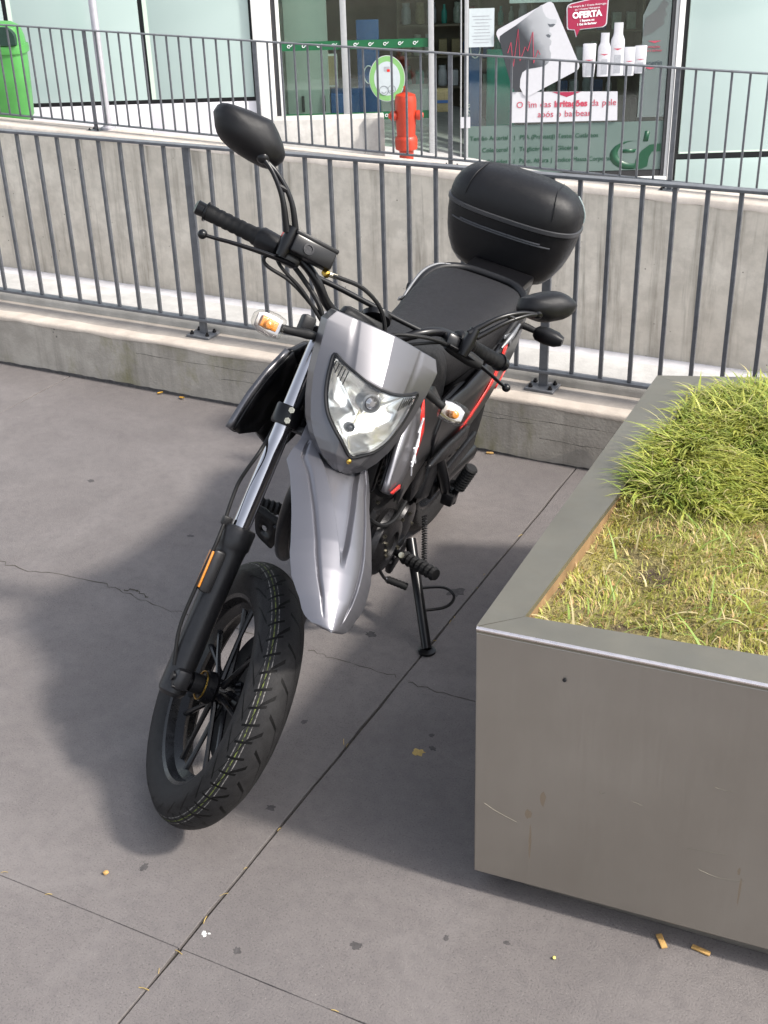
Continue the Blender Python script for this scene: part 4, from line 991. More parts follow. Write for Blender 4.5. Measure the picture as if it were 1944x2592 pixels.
# cable along the right fork leg
sp(MB().tube([(-.03, -.085, .66), (.02, -.11, .56), (.050, -.128, .505), (.040, -.135, .462), (.028, -.137, .424), (.036, -.137, .37), (.042, -.136, .34), (.055, -.139, .29), (.055, -.142, .20), (.045, -.138, .10), (.055, -.120, .02)], .0042, 9, 5), 'speedometer_cable', 'rubber')
sp(MB().box((.040, -.132, .345), (.014, .022, .02), .003), 'cable_clip', 'black_plastic')

# ---------------------------------------------------------------- headlight cowl
NC = [(.532, .200), (.545, .214), (.56, .222), (.60, .232), (.65, .236), (.70, .236), (.725, .234), (.78, .214), (.838, .188)]
NE = [(.532, .195), (.56, .190), (.60, .176), (.65, .168), (.70, .161), (.76, .160), (.80, .155), (.838, .150)]
WE = [(.532, .012), (.538, .026), (.547, .043), (.56, .058), (.58, .076), (.61, .095), (.65, .110), (.70, .123), (.75, .131), (.80, .137), (.812, .138), (.838, .124)]
YCR = [(.532, .004), (.56, .03), (.62, .045), (.733, .060), (.838, .074)]
def cowl_n(y, u):
    we = interp(WE, u); yc = min(interp(YCR, u), we*.9); a = abs(y); nc = interp(NC, u); ne = interp(NE, u)
    nk = nc-.004-.017*min(1, max(0, (u-.60)/.12))
    if a <= yc: t = a/yc; return nc+(nk-nc)*(t*t*.35+t*.65)
    t = (a-yc)/(we-yc); return nk+(ne-nk)*t-.002*math.sin(math.pi*min(1, t*3))*max(0, 1-t*3)
def cowl_fn(i, j):
    u = .532+.306*i; v = (j-.5)*2.30; we = interp(WE, u)
    if abs(v) <= 1: y = v*we; return Vector((cowl_n(y, u), y, u))
    y = math.copysign(we, v); ex = (abs(v)-1)/.15
    return Vector((cowl_n(y, u)-.035*ex, y*(1+.02*ex), u+.004*ex))
LH = [(0, .717), (.03, .7205), (.06, .730), (.085, .741), (.103, .750), (.102, .722), (.097, .692), (.088, .660), (.073, .630), (.049, .603), (.022, .581), (0, .568)]
lens_out = LH+[(-a, b) for a, b in LH[-2:0:-1]]
def inpoly(x, y, P):
    c = False; j = len(P)-1
    for i in range(len(P)):
        if (P[i][1] > y) != (P[j][1] > y) and x < (P[j][0]-P[i][0])*(y-P[i][1])/(P[j][1]-P[i][1])+P[i][0]: c = not c
        j = i
    return c
def keep_cowl(i, j):
    p = cowl_fn(i, j); return abs((j-.5)*2.3) > 1 or not inpoly(p.y, p.z, lens_out)
cowl = sp(MB().grid(cowl_fn, 120, 200, keep_cowl), 'headlight_cowl', 'grey_paint', ang=28, solid=.003)
def lp(sc, dn, cy=.655):
    out = []
    P = catmull([(a, b, 0) for a, b in lens_out+lens_out[:1]], 4)[:-1]
    for q in P:
        y = q.x*sc; u = cy+(q.y-cy)*sc; out.append(Vector((cowl_n(y, u)+dn, y, u)))
    return out
hl = sp(MB().tube(lp(1.0, .001)+lp(1.0, .001)[:2], .0042, 8, cap=False), 'headlight', 'satin_black', parent=cowl)
rings = [lp(s, d) for s, d in ((.985, .002), (.96, -.006), (.90, -.022), (.8, -.040), (.62, -.058), (.4, -.068), (.15, -.073), (.01, -.0735))]
sp(MB().loft(rings, cap=False), 'reflector_bowl', 'reflector', parent=hl, ang=50)
sp(MB().loft([lp(s, d) for s, d in ((.995, .001), (.97, .006), (.85, .010), (.6, .014), (.3, .016), (.05, .017))], cap=False), 'lens', 'lens', parent=hl, ang=180)
sp(MB().loft([lp(s, d) for s, d in ((.975, .0025), (.955, -.004), (.93, -.012), (.925, -.004), (.955, .003))], cap=False), 'inner_bezel', 'chrome', parent=hl, ang=40)
bc = (.196, .0, .690)
sp(MB().lathe([(.0205, -.03), (.0222, .012), (.020, .020), (.016, .022), (.014, .010), (.009, .014), (0, .018)], bc, (.9, 0, -.15), 28), 'bulb_shield', 'grey_trim', parent=hl)
sp(MB().lathe([(.013, .008), (.013, .020), (.006, .026), (0, .026)], bc, (.9, 0, -.15), 20), 'main_bulb', 'chrome', parent=hl)
for sd in (-1, 1):
    for k in range(5):
        yy = sd*(.068+.0065*k); u1 = interp([(a, b) for a, b in LH[:5]], abs(yy))-.006; u0 = u1-.030+.003*k
        sp(MB().tube([(cowl_n(yy, u0)-.010, yy, u0), (cowl_n(yy, u1)-.004, yy, u1)], .0013, 5), 'lens_rib', 'dark_metal', parent=hl)
sp(MB().lathe([(.0095, -.012), (.011, .004), (.0085, .008), (.007, .002), (0, .010)], (.208, -.022, .624), (1, 0, -.1), 20), 'side_bulb', 'grey_trim', parent=hl)
sp(MB().lathe([(.0055, 0), (.0055, .004), (.003, .006), (0, .0062)], (cowl_n(0, .559), 0, .559), (1, 0, -.4), 10), 'cowl_screw', 'gold', parent=cowl)
sp(MB().box((.090, 0, .70), (.10, .16, .20), .03), 'headlight_housing', 'black_plastic')
ins = sp(MB().box((-.030, .0, .868), (.04, .11, .04), .014), 'instrument_cluster', 'black_plastic'); sp(MB().lathe([(.034, 0), (.036, .012), (.03, .016), (0, .017)], (-.03, .03, .885), (-.45, 0, .9), 24), 'gauge', 'satin_black', parent=ins)

# ---------------------------------------------------------------- front mudguard
FC = [(0, .100, .612), (.15, .155, .583), (.30, .215, .535), (.45, .290, .470), (.60, .360, .402), (.72, .402, .350), (.84, .437, .300), (.93, .456, .262), (.98, .463, .246), (1.0, .463, .240)]
FWD = [(0, .074), (.10, .084), (.22, .103), (.32, .096), (.5, .094), (.66, .093), (.76, .084), (.86, .064), (.90, .0555), (.94, .0435), (.97, .031), (.985, .022), (.995, .0125), (.999, .005), (1.0, .0005)]
FDR = [(0, .010), (.22, .060), (.5, .050), (.75, .046), (.9, .030), (1, .012)]
fcx = [(a, b) for a, b, c in FC]; fcu = [(a, c) for a, b, c in FC]
def mud(i, j):
    v = (j-.5)*2; a = abs(v); n0, u0 = interp(fcx, i), interp(fcu, i); e = .02
    tn, tu = interp(fcx, min(1, i+e))-interp(fcx, max(0, i-e)), interp(fcu, min(1, i+e))-interp(fcu, max(0, i-e)); l = math.hypot(tn, tu) or 1
    nn, nu = -tu/l, tn/l
    if nn < 0: nn, nu = -nn, -nu
    w_ = interp(FWD, i); dr = interp(FDR, i)
    h = -dr*a**2.0-.006*max(0, 1-abs(i-.92)/.1)*a
    # raised ribs either side of a sunken V field that closes towards the tip
    vr = .62*max(0, 1-i/.66)
    if i < .70:
        f = max(0, min(1, (vr+.08-a)/.07)); h -= .015*f*min(1, (.70-i)/.08)
    g = .30+.42*max(0, 1-i/.92)
    if .12 < i < .93: h -= .0075*math.exp(-((a-g-.12)/.030)**2)*min(1, (.93-i)/.12)
    return Vector((n0+nn*h, v*w_+.004, u0+nu*h))
sp(MB().grid(lambda i, j: mud(1-(1-i)**1.5, j), 150, 200), 'front_mudguard', 'silver_paint', ang=60, solid=.004)
sp(MB().box((.05, 0, .585), (.10, .15, .014), .004), 'mudguard_mount', 'black_plastic')

# ---------------------------------------------------------------- indicators
def indicator(sd):
    c = Vector((.105, .235*sd, .757)); ax = Vector((.0, sd, 0))
    st = sp(MB().tube([(.112, .125*sd, .775), (.110, .150*sd, .772), (.104, .180*sd, .765), (.103, .205*sd, .760)], [.007, .011, .009, .009], 12, 4), 'indicator', 'rubber')
    sp(MB().box((.050, .142*sd, .795), (.03, .03, .045), .006), 'bracket', 'black_plastic', parent=st); sp(MB().lathe([(.007, -.006), (.007, .006)], (.112, .128*sd, .773), (0, 1, 0), 6), 'nut', 'gold', parent=st)
    def rg(y, a, b, dn=0): return [Vector((c.x+dn+a*math.copysign(abs(math.cos(t))**.7, math.cos(t)), c.y+sd*y, c.z+b*math.copysign(abs(math.sin(t))**.7, math.sin(t)))) for t in [2*math.pi*k/24 for k in range(24)]]
    sp(MB().loft([rg(-.033, .013, .014), rg(-.030, .020, .022), rg(-.012, .024, .026), rg(.012, .024, .025), rg(.028, .019, .019), rg(.036, .010, .010)]), 'clear_lens', 'ind_lens', parent=st)
    sp(MB().loft([rg(-.028, .004, .019, -.008), rg(-.010, .004, .022, -.010), rg(.012, .004, .021, -.010), rg(.026, .004, .014, -.008)]), 'backing', 'chrome', parent=st)
    sp(MB().lathe([(.004, -.012), (.009, -.006), (.0105, .004), (.008, .012), (0, .016)], c+Vector((.0, 0, -.003)), (1, 0, 0), 16), 'amber_bulb', 'amber', parent=st)
    if sd < 0: sp(MB().loft([rg(-.020, .004, .010, -.002), rg(.016, .004, .012, -.002)]), 'amber_plate', 'amber', parent=st)
indicator(-1); indicator(1)

# ---------------------------------------------------------------- handlebar and controls
HB = [(-.040, 0, .858), (-.038, .055, .860), (-.028, .095, .872), (-.018, .140, .905), (-.028, .190, .930), (-.055, .270, .937), (-.118, .418, .946)]
hb = sp(MB().tube([(a, -b, c) for a, b, c in HB[:0:-1]]+HB, .011, 14, 5), 'handlebar', 'satin_black')
sp(MB().tube([(-.019, -.145, .910), (-.022, -.07, .912), (-.022, .07, .910), (-.019, .145, .910)], .0065, 10, 4), 'cross_brace', 'satin_black', parent=hb)
for y in (-.04, .04): sp(MB().box((-.040, y, .850), (.036, .022, .05), .006), 'bar_clamp', 'dark_metal', parent=hb)
def bar_at(y):
    a = abs(y); n = interp([(b, c) for c, b, _ in HB], a); u = interp([(b, c) for _, b, c in HB], a); return Vector((n, y, u))
for sd in (-1, 1):
    g = MB(); ys = [.285+.005*k for k in range(24)]
    g.tube([bar_at(sd*y) for y in ys], [(.0185 if y > .292 else .021)-(.0016 if k % 3 == 0 and .30 < y < .385 else 0) for k, y in enumerate(ys)], 16)
    gp = sp(g, 'grip', 'rubber'); sp(MB().tube([bar_at(sd*.396), bar_at(sd*.399), bar_at(sd*.402), bar_at(sd*.418), bar_at(sd*.422)], [.0225, .0225, .0155, .0165, .013], 16), 'bar_end', 'satin_black', parent=gp)
    # switch housing
    sp(MB().tube([bar_at(sd*.236), bar_at(sd*.242), bar_at(sd*.278), bar_at(sd*.285)], [.020, .0255, .0265, .022], 16), 'switch_housing', 'black_plastic')
    # lever with ball end
    lv = sp(MB().tube([(.004, sd*.205, .906), (.006, sd*.24, .904), (-.006, sd*.29, .900), (-.020, sd*.34, .894), (-.030, sd*.375, .888), (-.034, sd*.40, .884)], [.009, .0085, .0075, .0065, .006, .0055], 12, 5, flat=.7), 'brake_lever' if sd < 0 else 'clutch_lever', 'satin_black')
    b = bmesh.new(); bmesh.ops.create_uvsphere(b, u_segments=14, v_segments=10, radius=.0105)
    for v in b.verts: v.co += Vector((-.034, sd*.403, .884))
    sp(MB().bm(b), 'lever_ball', 'satin_black', parent=lv)
    sp(MB().box((-.012, sd*.218, .918), (.045, .05, .032), .008), 'lever_perch', 'satin_black')
mc = sp(MB().box((.020, -.186, .945), (.046, .100, .040), .005), 'brake_reservoir', 'satin_black'); sp(MB().box((.018, -.186, .968), (.050, .104, .010), .003), 'reservoir_lid', 'black_plastic', parent=mc)
sp(MB().lathe([(.0125, 0), (.0125, .003), (.0085, .0032), (.0085, .001), (0, .001)], (.043, -.200, .944), (1, 0, .1), 20), 'sight_glass', 'dark_metal', parent=mc)
sp(MB().lathe([(.008, -.006), (.009, .006), (.006, .009)], (.030, -.140, .918), (.6, .4, -.3), 8), 'banjo_bolt', 'gold', parent=mc)
sp(MB().box((-.03, -.235, .962), (.014, .022, .012), .002), 'kill_switch', 'red')
sp(MB().tube([(-.010, .205, .906), (-.012, .225, .905), (-.012, .275, .902), (-.010, .305, .900)], [.010, .015, .017, .0125], 14, 3), 'lever_boot', 'rubber')
for nm, P, r in (('brake_hose', [(.030, -.140, .918), (.036, -.105, .922), (.034, -.05, .925), (.022, .01, .905), (.004, .05, .860), (-.012, .06, .80)], .0050),
                 ('throttle_cable', [(-.045, -.250, .918), (-.030, -.262, .895), (-.004, -.252, .880), (.006, -.20, .872), (.004, -.14, .850), (-.02, -.06, .815), (-.03, -.03, .76)], .0042),
                 ('throttle_cable', [(-.035, -.240, .915), (.0, -.225, .890), (.012, -.17, .866), (.004, -.11, .832), (-.02, -.05, .80)], .0040),
                 ('clutch_cable', [(.000, .205, .906), (.018, .165, .900), (.034, .11, .885), (.030, .06, .865), (.0, .02, .83)], .0046),
                 ('switch_cable', [(-.03, .235, .92), (-.006, .19, .905), (.012, .13, .875), (.0, .07, .84)], .0040),
                 ('wiring_loom', [(-.03, -.225, .925), (-.012, -.17, .893), (.004, -.115, .852), (-.012, -.07, .80)], .0055)):
    sp(MB().tube(P, r, 8, 6), nm, 'rubber')
sp(MB().tube([(.030, -.140, .918), (.034, -.115, .921)], .0058, 8), 'hose_fitting', 'steel_bolt')
def mirror(sd, out, base, joint):
    cy = sum(p[0] for p in out)/len(out); cu = sum(p[1] for p in out)/len(out)
    P = catmull([(a, b, 0) for a, b in out+out[:1]], 3)[:-1]
    def rg(sc, n, sh=0): return [Vector((n, cy+(q.x-cy)*sc+sh, cu+(q.y-cu)*sc)) for q in P]
    mr = sp(MB().loft([rg(.93, -.014), rg(.985, -.013), rg(1.0, -.006), rg(.985, .008), rg(.90, .024), rg(.72, .038), rg(.45, .047), rg(.15, .050)]), 'mirror', 'case_plastic', ang=50)
    sp(MB().loft([rg(.90, -.0145), rg(.90, -.0165)]), 'mirror_glass', 'chrome', parent=mr)
    b0 = Vector(base); j = Vector(joint); ym = (b0.y+j.y)/2
    for k, dy in ((0, -.010), (1, .009)):
        sp(MB().tube([b0+Vector((.0, dy*sd*1.2, .004)), b0.lerp(j, .35)+Vector((.012, dy*sd*1.2, .02)), b0.lerp(j, .7)+Vector((.01, dy*sd*.8, .016)), j], [.0075, .0058, .005, .0065], 10, 5), 'mirror_stem', 'satin_black', parent=mr)
    sp(MB().tube([b0.lerp(j, .50)+Vector((.012, -.012*sd, .02)), b0.lerp(j, .50)+Vector((.012, .012*sd, .02))], .006, 8), 'stem_bridge', 'satin_black', parent=mr)
    b = bmesh.new(); bmesh.ops.create_uvsphere(b, u_segments=14, v_segments=10, radius=.0145)
    for v in b.verts: v.co += j+Vector((-.004, 0, .003))
    sp(MB().bm(b), 'ball_joint', 'satin_black', parent=mr)
    sp(MB().tube([b0+Vector((-.012, 0, -.045)), b0+Vector((-.006, 0, -.012)), b0+Vector((0, 0, .020))], [.012, .016, .012], 10), 'stem_foot', 'satin_black', parent=mr)
mirror(-1, [(-.487, 1.118), (-.480, 1.139), (-.440, 1.150), (-.392, 1.155), (-.362, 1.152), (-.314, 1.105), (-.329, 1.070), (-.36, 1.062), (-.424, 1.066), (-.463, 1.082)], (.028, -.243, .955), (.030, -.362, 1.072))
mirror(1, [(.331, 1.082), (.365, 1.112), (.402, 1.134), (.435, 1.139), (.470, 1.128), (.460, 1.092), (.430, 1.068), (.40, 1.053), (.34, 1.051)], (.028, .240, .942), (.030, .372, 1.060))

# ---------------------------------------------------------------- tank, seat, tail
def body_ring(x, top, hw, bot, p=3.0, crown=.0, n=28):
    c = (top+bot)/2; h = (top-bot)/2
    return [Vector((x, hw*math.copysign(abs(math.cos(a))**(2/p), math.cos(a)), c+h*math.copysign(abs(math.sin(a))**(2/p), math.sin(a)))) for a in [2*math.pi*k/n for k in range(n)]]
bp(MB().loft([body_ring(*r) for r in ((.83, .84, .045, .70), (.80, .875, .085, .66), (.72, .905, .120, .60), (.60, .895, .135, .56), (.50, .860, .130, .55), (.42, .82, .115, .55))]), 'fuel_tank', 'seat_vinyl', ang=60, sub=1)
bp(MB().loft([body_ring(*r) for r in ((.58, .875, .075, .72, 2.6), (.52, .862, .105, .68, 2.6), (.42, .826, .118, .66, 3), (.30, .803, .128, .66, 3.4), (.16, .803, .142, .68, 3.6), (.03, .812, .150, .70, 3.8), (-.07, .815, .142, .71, 3.6), (-.12, .802, .12, .72, 3))]), 'seat', 'seat_vinyl', ang=60, sub=1)
bp(MB().loft([body_ring(*r) for r in ((.35, .70, .13, .52), (.15, .715, .145, .50), (-.05, .725, .14, .54), (-.22, .745, .11, .62), (-.42, .745, .075, .68), (-.50, .735, .05, .70))]), 'tail_body', 'satin_black', ang=60, sub=1)
gr = MB()
gr.tube([(.16, -.140, .705), (.07, -.150, .742), (-.02, -.150, .776), (-.09, -.130, .790), (-.14, -.08, .793), (-.15, 0, .793), (-.14, .08, .793), (-.09, .130, .790), (-.02, .150, .776), (.07, .150, .742), (.16, .140, .705)], .0125, 10, 5)
bp(gr, 'grab_rail', 'black_plastic')
bp(MB().tube([(.13, -.158, .722), (.07, -.164, .750), (-.02, -.162, .785), (-.08, -.142, .799), (-.11, -.11, .802)], [.002, .0045, .005, .004, .002], 8, 5), 'rail_trim', 'grey_trim'); bp(MB().tube([(.15, .163, .727), (.10, .170, .748), (.05, .172, .768)], [.003, .008, .003], 8, 5), 'rail_trim', 'grey_trim')
bp(MB().box((-.25, -.015, .738), (.24, .20, .030), .008), 'case_rack', 'satin_black')
# top case
CX, CY = -.470, -.052; CZ = -.012
def cring(z, hx, hy, p=2.75): return [Vector((CX+hx*math.copysign(abs(math.cos(a))**(2/p), math.cos(a)), CY+hy*math.copysign(abs(math.sin(a))**(2/p), math.sin(a)), z+CZ)) for a in [2*math.pi*k/56 for k in range(56)]]
tc = bp(MB().loft([cring(*r) for r in ((.715, .070, .125), (.720, .086, .148), (.742, .100, .168), (.778, .107, .187), (.815, .111, .199), (.86, .114, .208), (.897, .116, .211), (.900, .116, .211))]), 'top_case', 'case_plastic', ang=50)
bp(MB().loft([cring(*r) for r in ((.911, .116, .211), (.93, .116, .211), (.955, .112, .206), (.978, .104, .195), (.998, .092, .176), (1.012, .074, .148), (1.022, .050, .108), (1.027, .026, .058), (1.028, .008, .02))]), 'case_lid', 'case_plastic', parent=tc, ang=60)
bp(MB().loft([cring(*r) for r in ((.898, .117, .212), (.900, .1205, .2155), (.911, .1205, .2155), (.913, .117, .212))]), 'seam_band', 'case_trim_lit', parent=tc, ang=30)
fx = CX+.116
def front_x(y, hx=.1125, hy=.2045, p=2.75): return CX+hx*max(0, 1-abs((y-CY)/hy)**p)**(1/p)
for y0, y1, z, o in ((-.170, .155, .8450, .0005), (-.140, .125, .8515, .0015)):
    bp(MB().tube([(front_x(CY+y0+(y1-y0)*k/12)+o, CY+y0+(y1-y0)*k/12, z) for k in range(13)], .0036, 8), 'front_rib', 'case_trim_lit', parent=tc)
bp(MB().box((CX+.03, CY+.03, .700), (.15, .17, .05), .010), 'case_foot', 'satin_black', parent=tc)
for sd in (-1, 1):   # fine creases over the lid
    bp(MB().tube([(fx-.016, CY+sd*.142, .930), (fx-.024, CY+sd*.138, .965), (fx-.045, CY+sd*.130, .992), (fx-.08, CY+sd*.122, 1.006), (CX-.03, CY+sd*.12, 1.011)], [.0012, .0018, .0020, .0018, .001], 6, 5), 'lid_crease', 'case_plastic', parent=tc)
MAT['pale_reflector'] = pm('pale_reflector', (.22, .27, .27), .3, var=.1)
bp(MB().tube([(CX-.03, CY+.209, .915), (CX-.03, CY+.206, .94), (CX-.03, CY+.192, .966), (CX-.03, CY+.172, .988)], .003, 8, 4), 'case_reflector', 'pale_reflector', parent=tc)
# rear indicators
for sd in (-1, 1):
    st = bp(MB().tube([(-.19, sd*.10, .665), (-.20, sd*.14, .660), (-.202, sd*.17, .656)], [.011, .011, .009], 10), 'rear_indicator', 'rubber')
    def rr(y, a, b): return [Vector((-.204+a*math.copysign(abs(math.cos(t))**.7, math.cos(t)), sd*y, .652+b*math.copysign(abs(math.sin(t))**.7, math.sin(t)))) for t in [2*math.pi*k/18 for k in range(18)]]
    bp(MB().loft([rr(.165, .012, .012), rr(.175, .020, .021), rr(.205, .024, .025), rr(.235, .022, .022), rr(.255, .012, .013)]), 'indicator_shell', 'black_plastic', parent=st)

# ---------------------------------------------------------------- side panels
YS = [(-.35, .11), (-.2, .125), (-.1, .142), (.1, .156), (.3, .163), (.5, .165), (.7, .172), (.85, .186), (1.02, .198)]
def side(sd, lift=0.0):
    def fn(x, z, d):
        y = interp(YS, x)-.25*max(0, z-.70)**1.3-.18*max(0, .62-z); return Vector((x, sd*(y+lift+d), z))
    return fn
def dens(poly, k=5): return [(p.x, p.y) for p in [Vector(a).lerp(Vector(b), t/k) for a, b in zip(poly, poly[1:]+poly[:1]) for t in range(k)]]
def panel(name, mat, sd, poly, lift=0, t=.012, parent=bike, k=4):
    b = bmesh.new(); P = dens(poly, k); fn = side(sd, lift)
    vs = [b.verts.new((x, z, 0)) for x, z in P]; f = b.faces.new(vs); bmesh.ops.triangulate(b, faces=[f])
    bmesh.ops.subdivide_edges(b, edges=[e for e in b.edges if e.calc_length() > .05], cuts=2, use_grid_fill=False)
    bmesh.ops.triangulate(b, faces=list(b.faces))
    for v in b.verts: v.co = fn(v.co.x, v.co.y, 0)
    return bp(MB().bm(b), name, mat, parent=parent, ang=40, solid=-t if False else t)
SH_F = [(.835, .855), (.90, .825), (.955, .783), (1.012, .712), (.985, .690), (.90, .660), (.855, .685), (.800, .735), (.785, .800)]
SH_B = [(.835, .852), (.785, .800), (.800, .735), (.855, .685), (.895, .660), (.80, .555), (.70, .575), (.62, .62), (.60, .74), (.68, .82), (.76, .85)]
SP_ = [(.64, .66), (.60, .735), (.42, .715), (.20, .72), (.0, .745), (-.17, .745), (-.24, .70), (-.16, .60), (-.10, .535), (.0, .492), (.16, .480), (.30, .500), (.46, .535), (.60, .575)]
for sd in (1, -1):
    shb = panel('shroud_panel', 'satin_black', sd, SH_B, .0); shf = panel('shroud', 'silver_paint' if sd > 0 else 'grey_paint', sd, SH_F, .004)
    panel('shroud_liner', 'satin_black', sd, [(x-.006, z-.004) for x, z in SH_F], -.012, .004, parent=shf); panel('side_panel', 'satin_black', sd, SP_, .004)
    panel('red_stripe', 'red', sd, [(.080, .735), (.105, .725), (.150, .645), (.240, .590), (.40, .530), (.38, .512), (.22, .545), (.125, .600), (.070, .69)], .0065, .003)
    panel('red_stripe', 'red', sd, [(-.115, .560), (-.085, .550), (-.040, .510), (-.075, .500)], .0065, .003)
    panel('lower_blade', 'black_plastic', sd, [(.68, .605), (.56, .598), (.43, .575), (.315, .560), (.300, .525), (.325, .492), (.46, .520), (.60, .575)], .022, .012)
    panel('red_stripe', 'red', sd, [(.775, .835), (.80, .80), (.785, .74), (.815, .695), (.80, .69), (.755, .74), (.765, .80)], .004, .003)
    panel('red_label', 'red', sd, [(.995, .703), (.975, .688), (.915, .672), (.925, .688)], .010, .003)
    panel('trim_edge', 'grey_trim', sd, [(.135, .760), (.06, .742), (.045, .70), (.065, .70), (.085, .735), (.14, .75)], .010, .004)
# white letters on the left shroud
tx = MB()
def stroke(pts, r=.0035): tx.tube([side(1, .0135)(x, z, 0) for x, z in pts], r, 5)
stroke([(.806, .800), (.838, .778)], .0026); stroke([(.822, .790), (.836, .742)], .0026); stroke([(.835, .762), (.868, .708)], .0028); stroke([(.862, .752), (.842, .705)], .0028); stroke([(.872, .722), (.852, .676)], .002)
bp(tx, 'white_lettering', 'white')

# ---------------------------------------------------------------- frame, engine and running gear
fr = MB()
fr.tube([(.885, 0, .84), (.80, 0, .55), (.76, 0, .34), (.70, 0, .20)], .020, 12, 5)
for sd in (-1, 1):
    fr.tube([(.85, sd*.03, .85), (.66, sd*.10, .72), (.44, sd*.11, .56), (.38, sd*.10, .36)], .016, 10, 5); fr.tube([(.46, sd*.10, .62), (.15, sd*.11, .66), (-.20, sd*.09, .72)], .012, 8, 4)
    fr.tube([(.72, sd*.05, .19), (.50, sd*.09, .19), (.40, sd*.10, .30)], .014, 8, 4)
bp(fr, 'frame', 'satin_black')
en = MB(); en.box((.56, 0, .33), (.30, .20, .20), .035, Matrix.Rotation(R(-8), 3, 'Y')); en.box((.66, 0, .44), (.15, .15, .14), .03)
eng = bp(en, 'engine', 'engine_metal', ang=35)
bp(MB().lathe([(.088, .0), (.092, .012), (.086, .028), (.070, .040), (.040, .044), (.038, .036), (0, .036)], (.655, .095, .335), (0, 1, 0), 36), 'clutch_cover', 'engine_metal', parent=eng, ang=30)
bp(MB().lathe([(.060, .0), (.064, .012), (.058, .024), (.030, .03), (0, .03)], (.50, .095, .315), (0, 1, 0), 30), 'sprocket_cover', 'engine_metal', parent=eng, ang=30)
bp(MB().lathe([(.095, .0), (.098, .012), (.090, .030), (.05, .042), (0, .042)], (.62, -.095, .33), (0, -1, 0), 36), 'generator_cover', 'engine_metal', parent=eng, ang=30)
for k in range(7): bp(MB().box((.690+.010*k*.5, 0, .470+.019*k), (.145, .150-.006*abs(k-3), .008), .003, Matrix.Rotation(R(-14), 3, 'Y')), 'cooling_fin', 'engine_metal', parent=eng)
bp(MB().box((.735, 0, .625), (.13, .15, .07), .02, Matrix.Rotation(R(-14), 3, 'Y')), 'cylinder_head', 'engine_metal', parent=eng)
for k, (x, y, z) in enumerate([(.70, .138, .345), (.705, .137, .37), (.69, .139, .325), (.62, .138, .40), (.60, .137, .30), (.74, .10, .50), (.76, .09, .56), (.52, .125, .36), (.47, .122, .30), (.72, .132, .40)]):
    bp(MB().lathe([(.0052, 0), (.0052, .006), (.003, .0065)], (x, y, z), (.5, 1, 0), 6), 'engine_bolt', 'steel_bolt', parent=eng)
bp(MB().box((.56, .128, .245), (.10, .02, .05), .008, Matrix.Rotation(R(20), 3, 'Y')), 'chain_case', 'engine_metal', parent=eng)
bp(MB().tube([(.76, -.03, .60), (.85, -.06, .55), (.86, -.08, .42), (.78, -.10, .27), (.60, -.13, .25), (.40, -.14, .30)], .019, 14, 6), 'exhaust_pipe', 'dark_metal')
bp(MB().tube([(.36, -.15, .33), (.34, -.152, .34), (.10, -.165, .44), (-.22, -.17, .56), (-.24, -.17, .565)], [.025, .042, .050, .048, .035], 18, 4), 'silencer', 'engine_metal')
bp(MB().tube([(.83, .09, .64), (.80, .11, .57), (.72, .12, .52)], .010, 8, 4), 'coolant_hose', 'rubber'); bp(MB().box((.835, .02, .66), (.03, .20, .14), .01, Matrix.Rotation(R(-18), 3, 'Y')), 'oil_cooler', 'engine_metal')
bp(MB().tube([(.78, .10, .47), (.74, .125, .44), (.68, .135, .43), (.60, .13, .44)], .006, 8, 5), 'breather_hose', 'rubber')
bp(MB().box((.44, .125, .44), (.10, .03, .13), .012, Matrix.Rotation(R(-25), 3, 'Y')), 'battery_cover', 'black_plastic'); bp(MB().box((.53, .120, .47), (.10, .03, .09), .014, Matrix.Rotation(R(15), 3, 'Y')), 'airbox_cover', 'engine_metal')
sw = MB()
for sd in (-1, 1): sw.tube([(.42, sd*.085, .34), (.25, sd*.11, .325), (.0, sd*.115, .30), (-.03, sd*.115, .30)], [.026, .024, .022, .018], 10)
bp(sw, 'swingarm', 'satin_black'); bp(MB().tube([(.30, 0, .34), (.36, 0, .56)], .035, 16), 'rear_shock', 'dark_metal')
bp(MB().tube([(0, -.13, .30), (0, .13, .30)], .010, 10), 'rear_axle', 'steel_bolt')
bp(MB().box((.20, .125, .36), (.34, .016, .05), .006, Matrix.Rotation(R(4), 3, 'Y')), 'chain_guard', 'black_plastic')
# foot pegs
def peg(base, tip, rb, name='foot_peg', ridges=7, w=.019, parent=bike):
    a, b = Vector(base), Vector(tip); o = bp(MB().tube([a, a.lerp(b, .35)], .010, 10), name, 'satin_black', parent=parent)
    m = MB(); k = 2*ridges; m.tube([a.lerp(b, .30+.70*i/k) for i in range(k+1)], [w if i % 2 else w*.80 for i in range(k+1)], 12); bp(m, 'peg_rubber', 'rubber', parent=o, ang=25); return o
peg((.585, .115, .275), (.655, .270, .305), 1); peg((.60, -.115, .275), (.66, -.245, .30), 1)
bp(MB().box((.575, .118, .285), (.09, .035, .035), .008), 'peg_hanger', 'satin_black'); bp(MB().lathe([(.008, 0), (.008, .006), (.004, .0065)], (.625, .16, .300), (.7, .3, .4), 10), 'peg_pin', 'steel_bolt')
pr_ = peg((.296, .172, .318), (.300, .206, .432), 1, 'passenger_peg', 9, .020); bp(MB().box((.300, .165, .318), (.05, .035, .04), .006), 'peg_bracket', 'dark_metal', parent=pr_)
bp(MB().tube([(.42, .13, .50), (.35, .145, .40), (.295, .155, .315)], [.02, .018, .014], 10, 4), 'peg_hanger', 'satin_black')
bp(MB().tube([(.245, .150, .335), (.238, .160, .30), (.236, .160, .262)], [.008, .014, .012], 8), 'helmet_hook', 'satin_black')
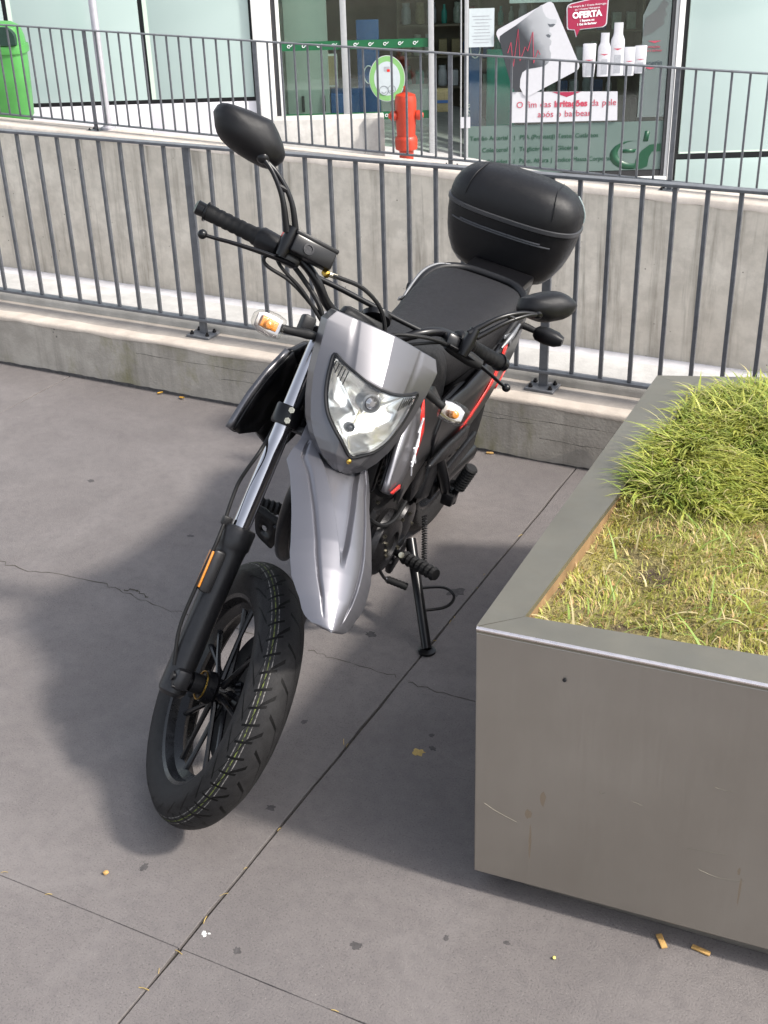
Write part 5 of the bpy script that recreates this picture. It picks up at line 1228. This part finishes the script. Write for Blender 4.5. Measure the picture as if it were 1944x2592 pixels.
# gear lever
gl_ = bp(MB().tube([(.700, .128, .290), (.690, .136, .270), (.672, .142, .246), (.662, .146, .236)], [.008, .0075, .007, .008], 8, 3, flat=.6), 'gear_lever', 'dark_metal')
bp(MB().tube([(.662, .146, .236), (.661, .150, .236)], .008, 10), 'lever_collar', 'chrome', parent=gl_); m = MB(); m.tube([Vector((.661, .150, .236)).lerp(Vector((.655, .205, .234)), i/12) for i in range(13)], [.0105 if i % 2 else .0092 for i in range(13)], 12); bp(m, 'lever_rubber', 'rubber', parent=gl_)
# brake pedal bracket on the right
def plate(pts, hole, x):
    b = bmesh.new(); N = 24; out = catmull([(a, c, 0) for a, c in pts+pts[:1]], 4)[:-1]; n = len(out)
    vo = [b.verts.new((x, p.x, p.y)) for p in out]; cy, cz = hole
    vi = []
    for p in out:
        d = Vector((p.x-cy, p.y-cz)).normalized()*.009; vi.append(b.verts.new((x+.002, cy+d.x, cz+d.y*1.2)))
    for i in range(n): b.faces.new((vo[i], vo[(i+1) % n], vi[(i+1) % n], vi[i]))
    return MB().bm(b)
bp(plate([(-.215, .345), (-.185, .340), (-.150, .315), (-.148, .27), (-.155, .235), (-.175, .24), (-.205, .26), (-.215, .30)], (-.186, .285), .735), 'brake_pedal', 'satin_black', solid=.008)
bp(MB().tube([(.735, -.215, .338), (.735, -.148, .322)], .010, 8), 'pedal_tread', 'rubber'); bp(MB().tube([(.735, -.155, .30), (.70, -.13, .34), (.66, -.12, .30)], .008, 8, 3), 'pedal_arm', 'dark_metal')
# side stand
foot = Vector((.672, .303, .086)); top = Vector((.500, .140, .270))
ss_ = bp(MB().tube([top, top.lerp(foot, .5), foot], [.0155, .0135, .0135], 14), 'side_stand', 'satin_black')
gd = Vector((0, -math.sin(LEAN), 0)) 
wz = BM_.to_3x3().transposed() @ Vector((0, 0, 1))
bp(MB().lathe([(.010, .0), (.023, .001), (.024, .008), (.014, .013)], BM_.inverted() @ Vector((*(BM_ @ foot).to_2d(), .0005)), wz, 20), 'stand_foot', 'satin_black', parent=ss_)
a, b = top.lerp(foot, .45), top.lerp(foot, .66); bp(MB().tube([a, a+Vector((-.055, .055, -.005)), a.lerp(b, .5)+Vector((-.075, .072, .0)), b+Vector((-.055, .05, .004)), b], .0042, 8, 5), 'stand_hook', 'satin_black', parent=ss_)
sg_ = MB(); p0, p1 = Vector((.455, .150, .33)), top.lerp(foot, .30)+Vector((-.03, .012, .01)); N = 150
ax = (p1-p0).normalized(); e1 = ax.orthogonal().normalized(); e2 = ax.cross(e1)
sg_.tube([p0.lerp(p1, i/N)+(e1*math.cos(i*.84)+e2*math.sin(i*.84))*.007 for i in range(N+1)], .0018, 5); bp(sg_, 'stand_spring', 'dark_metal', parent=ss_)
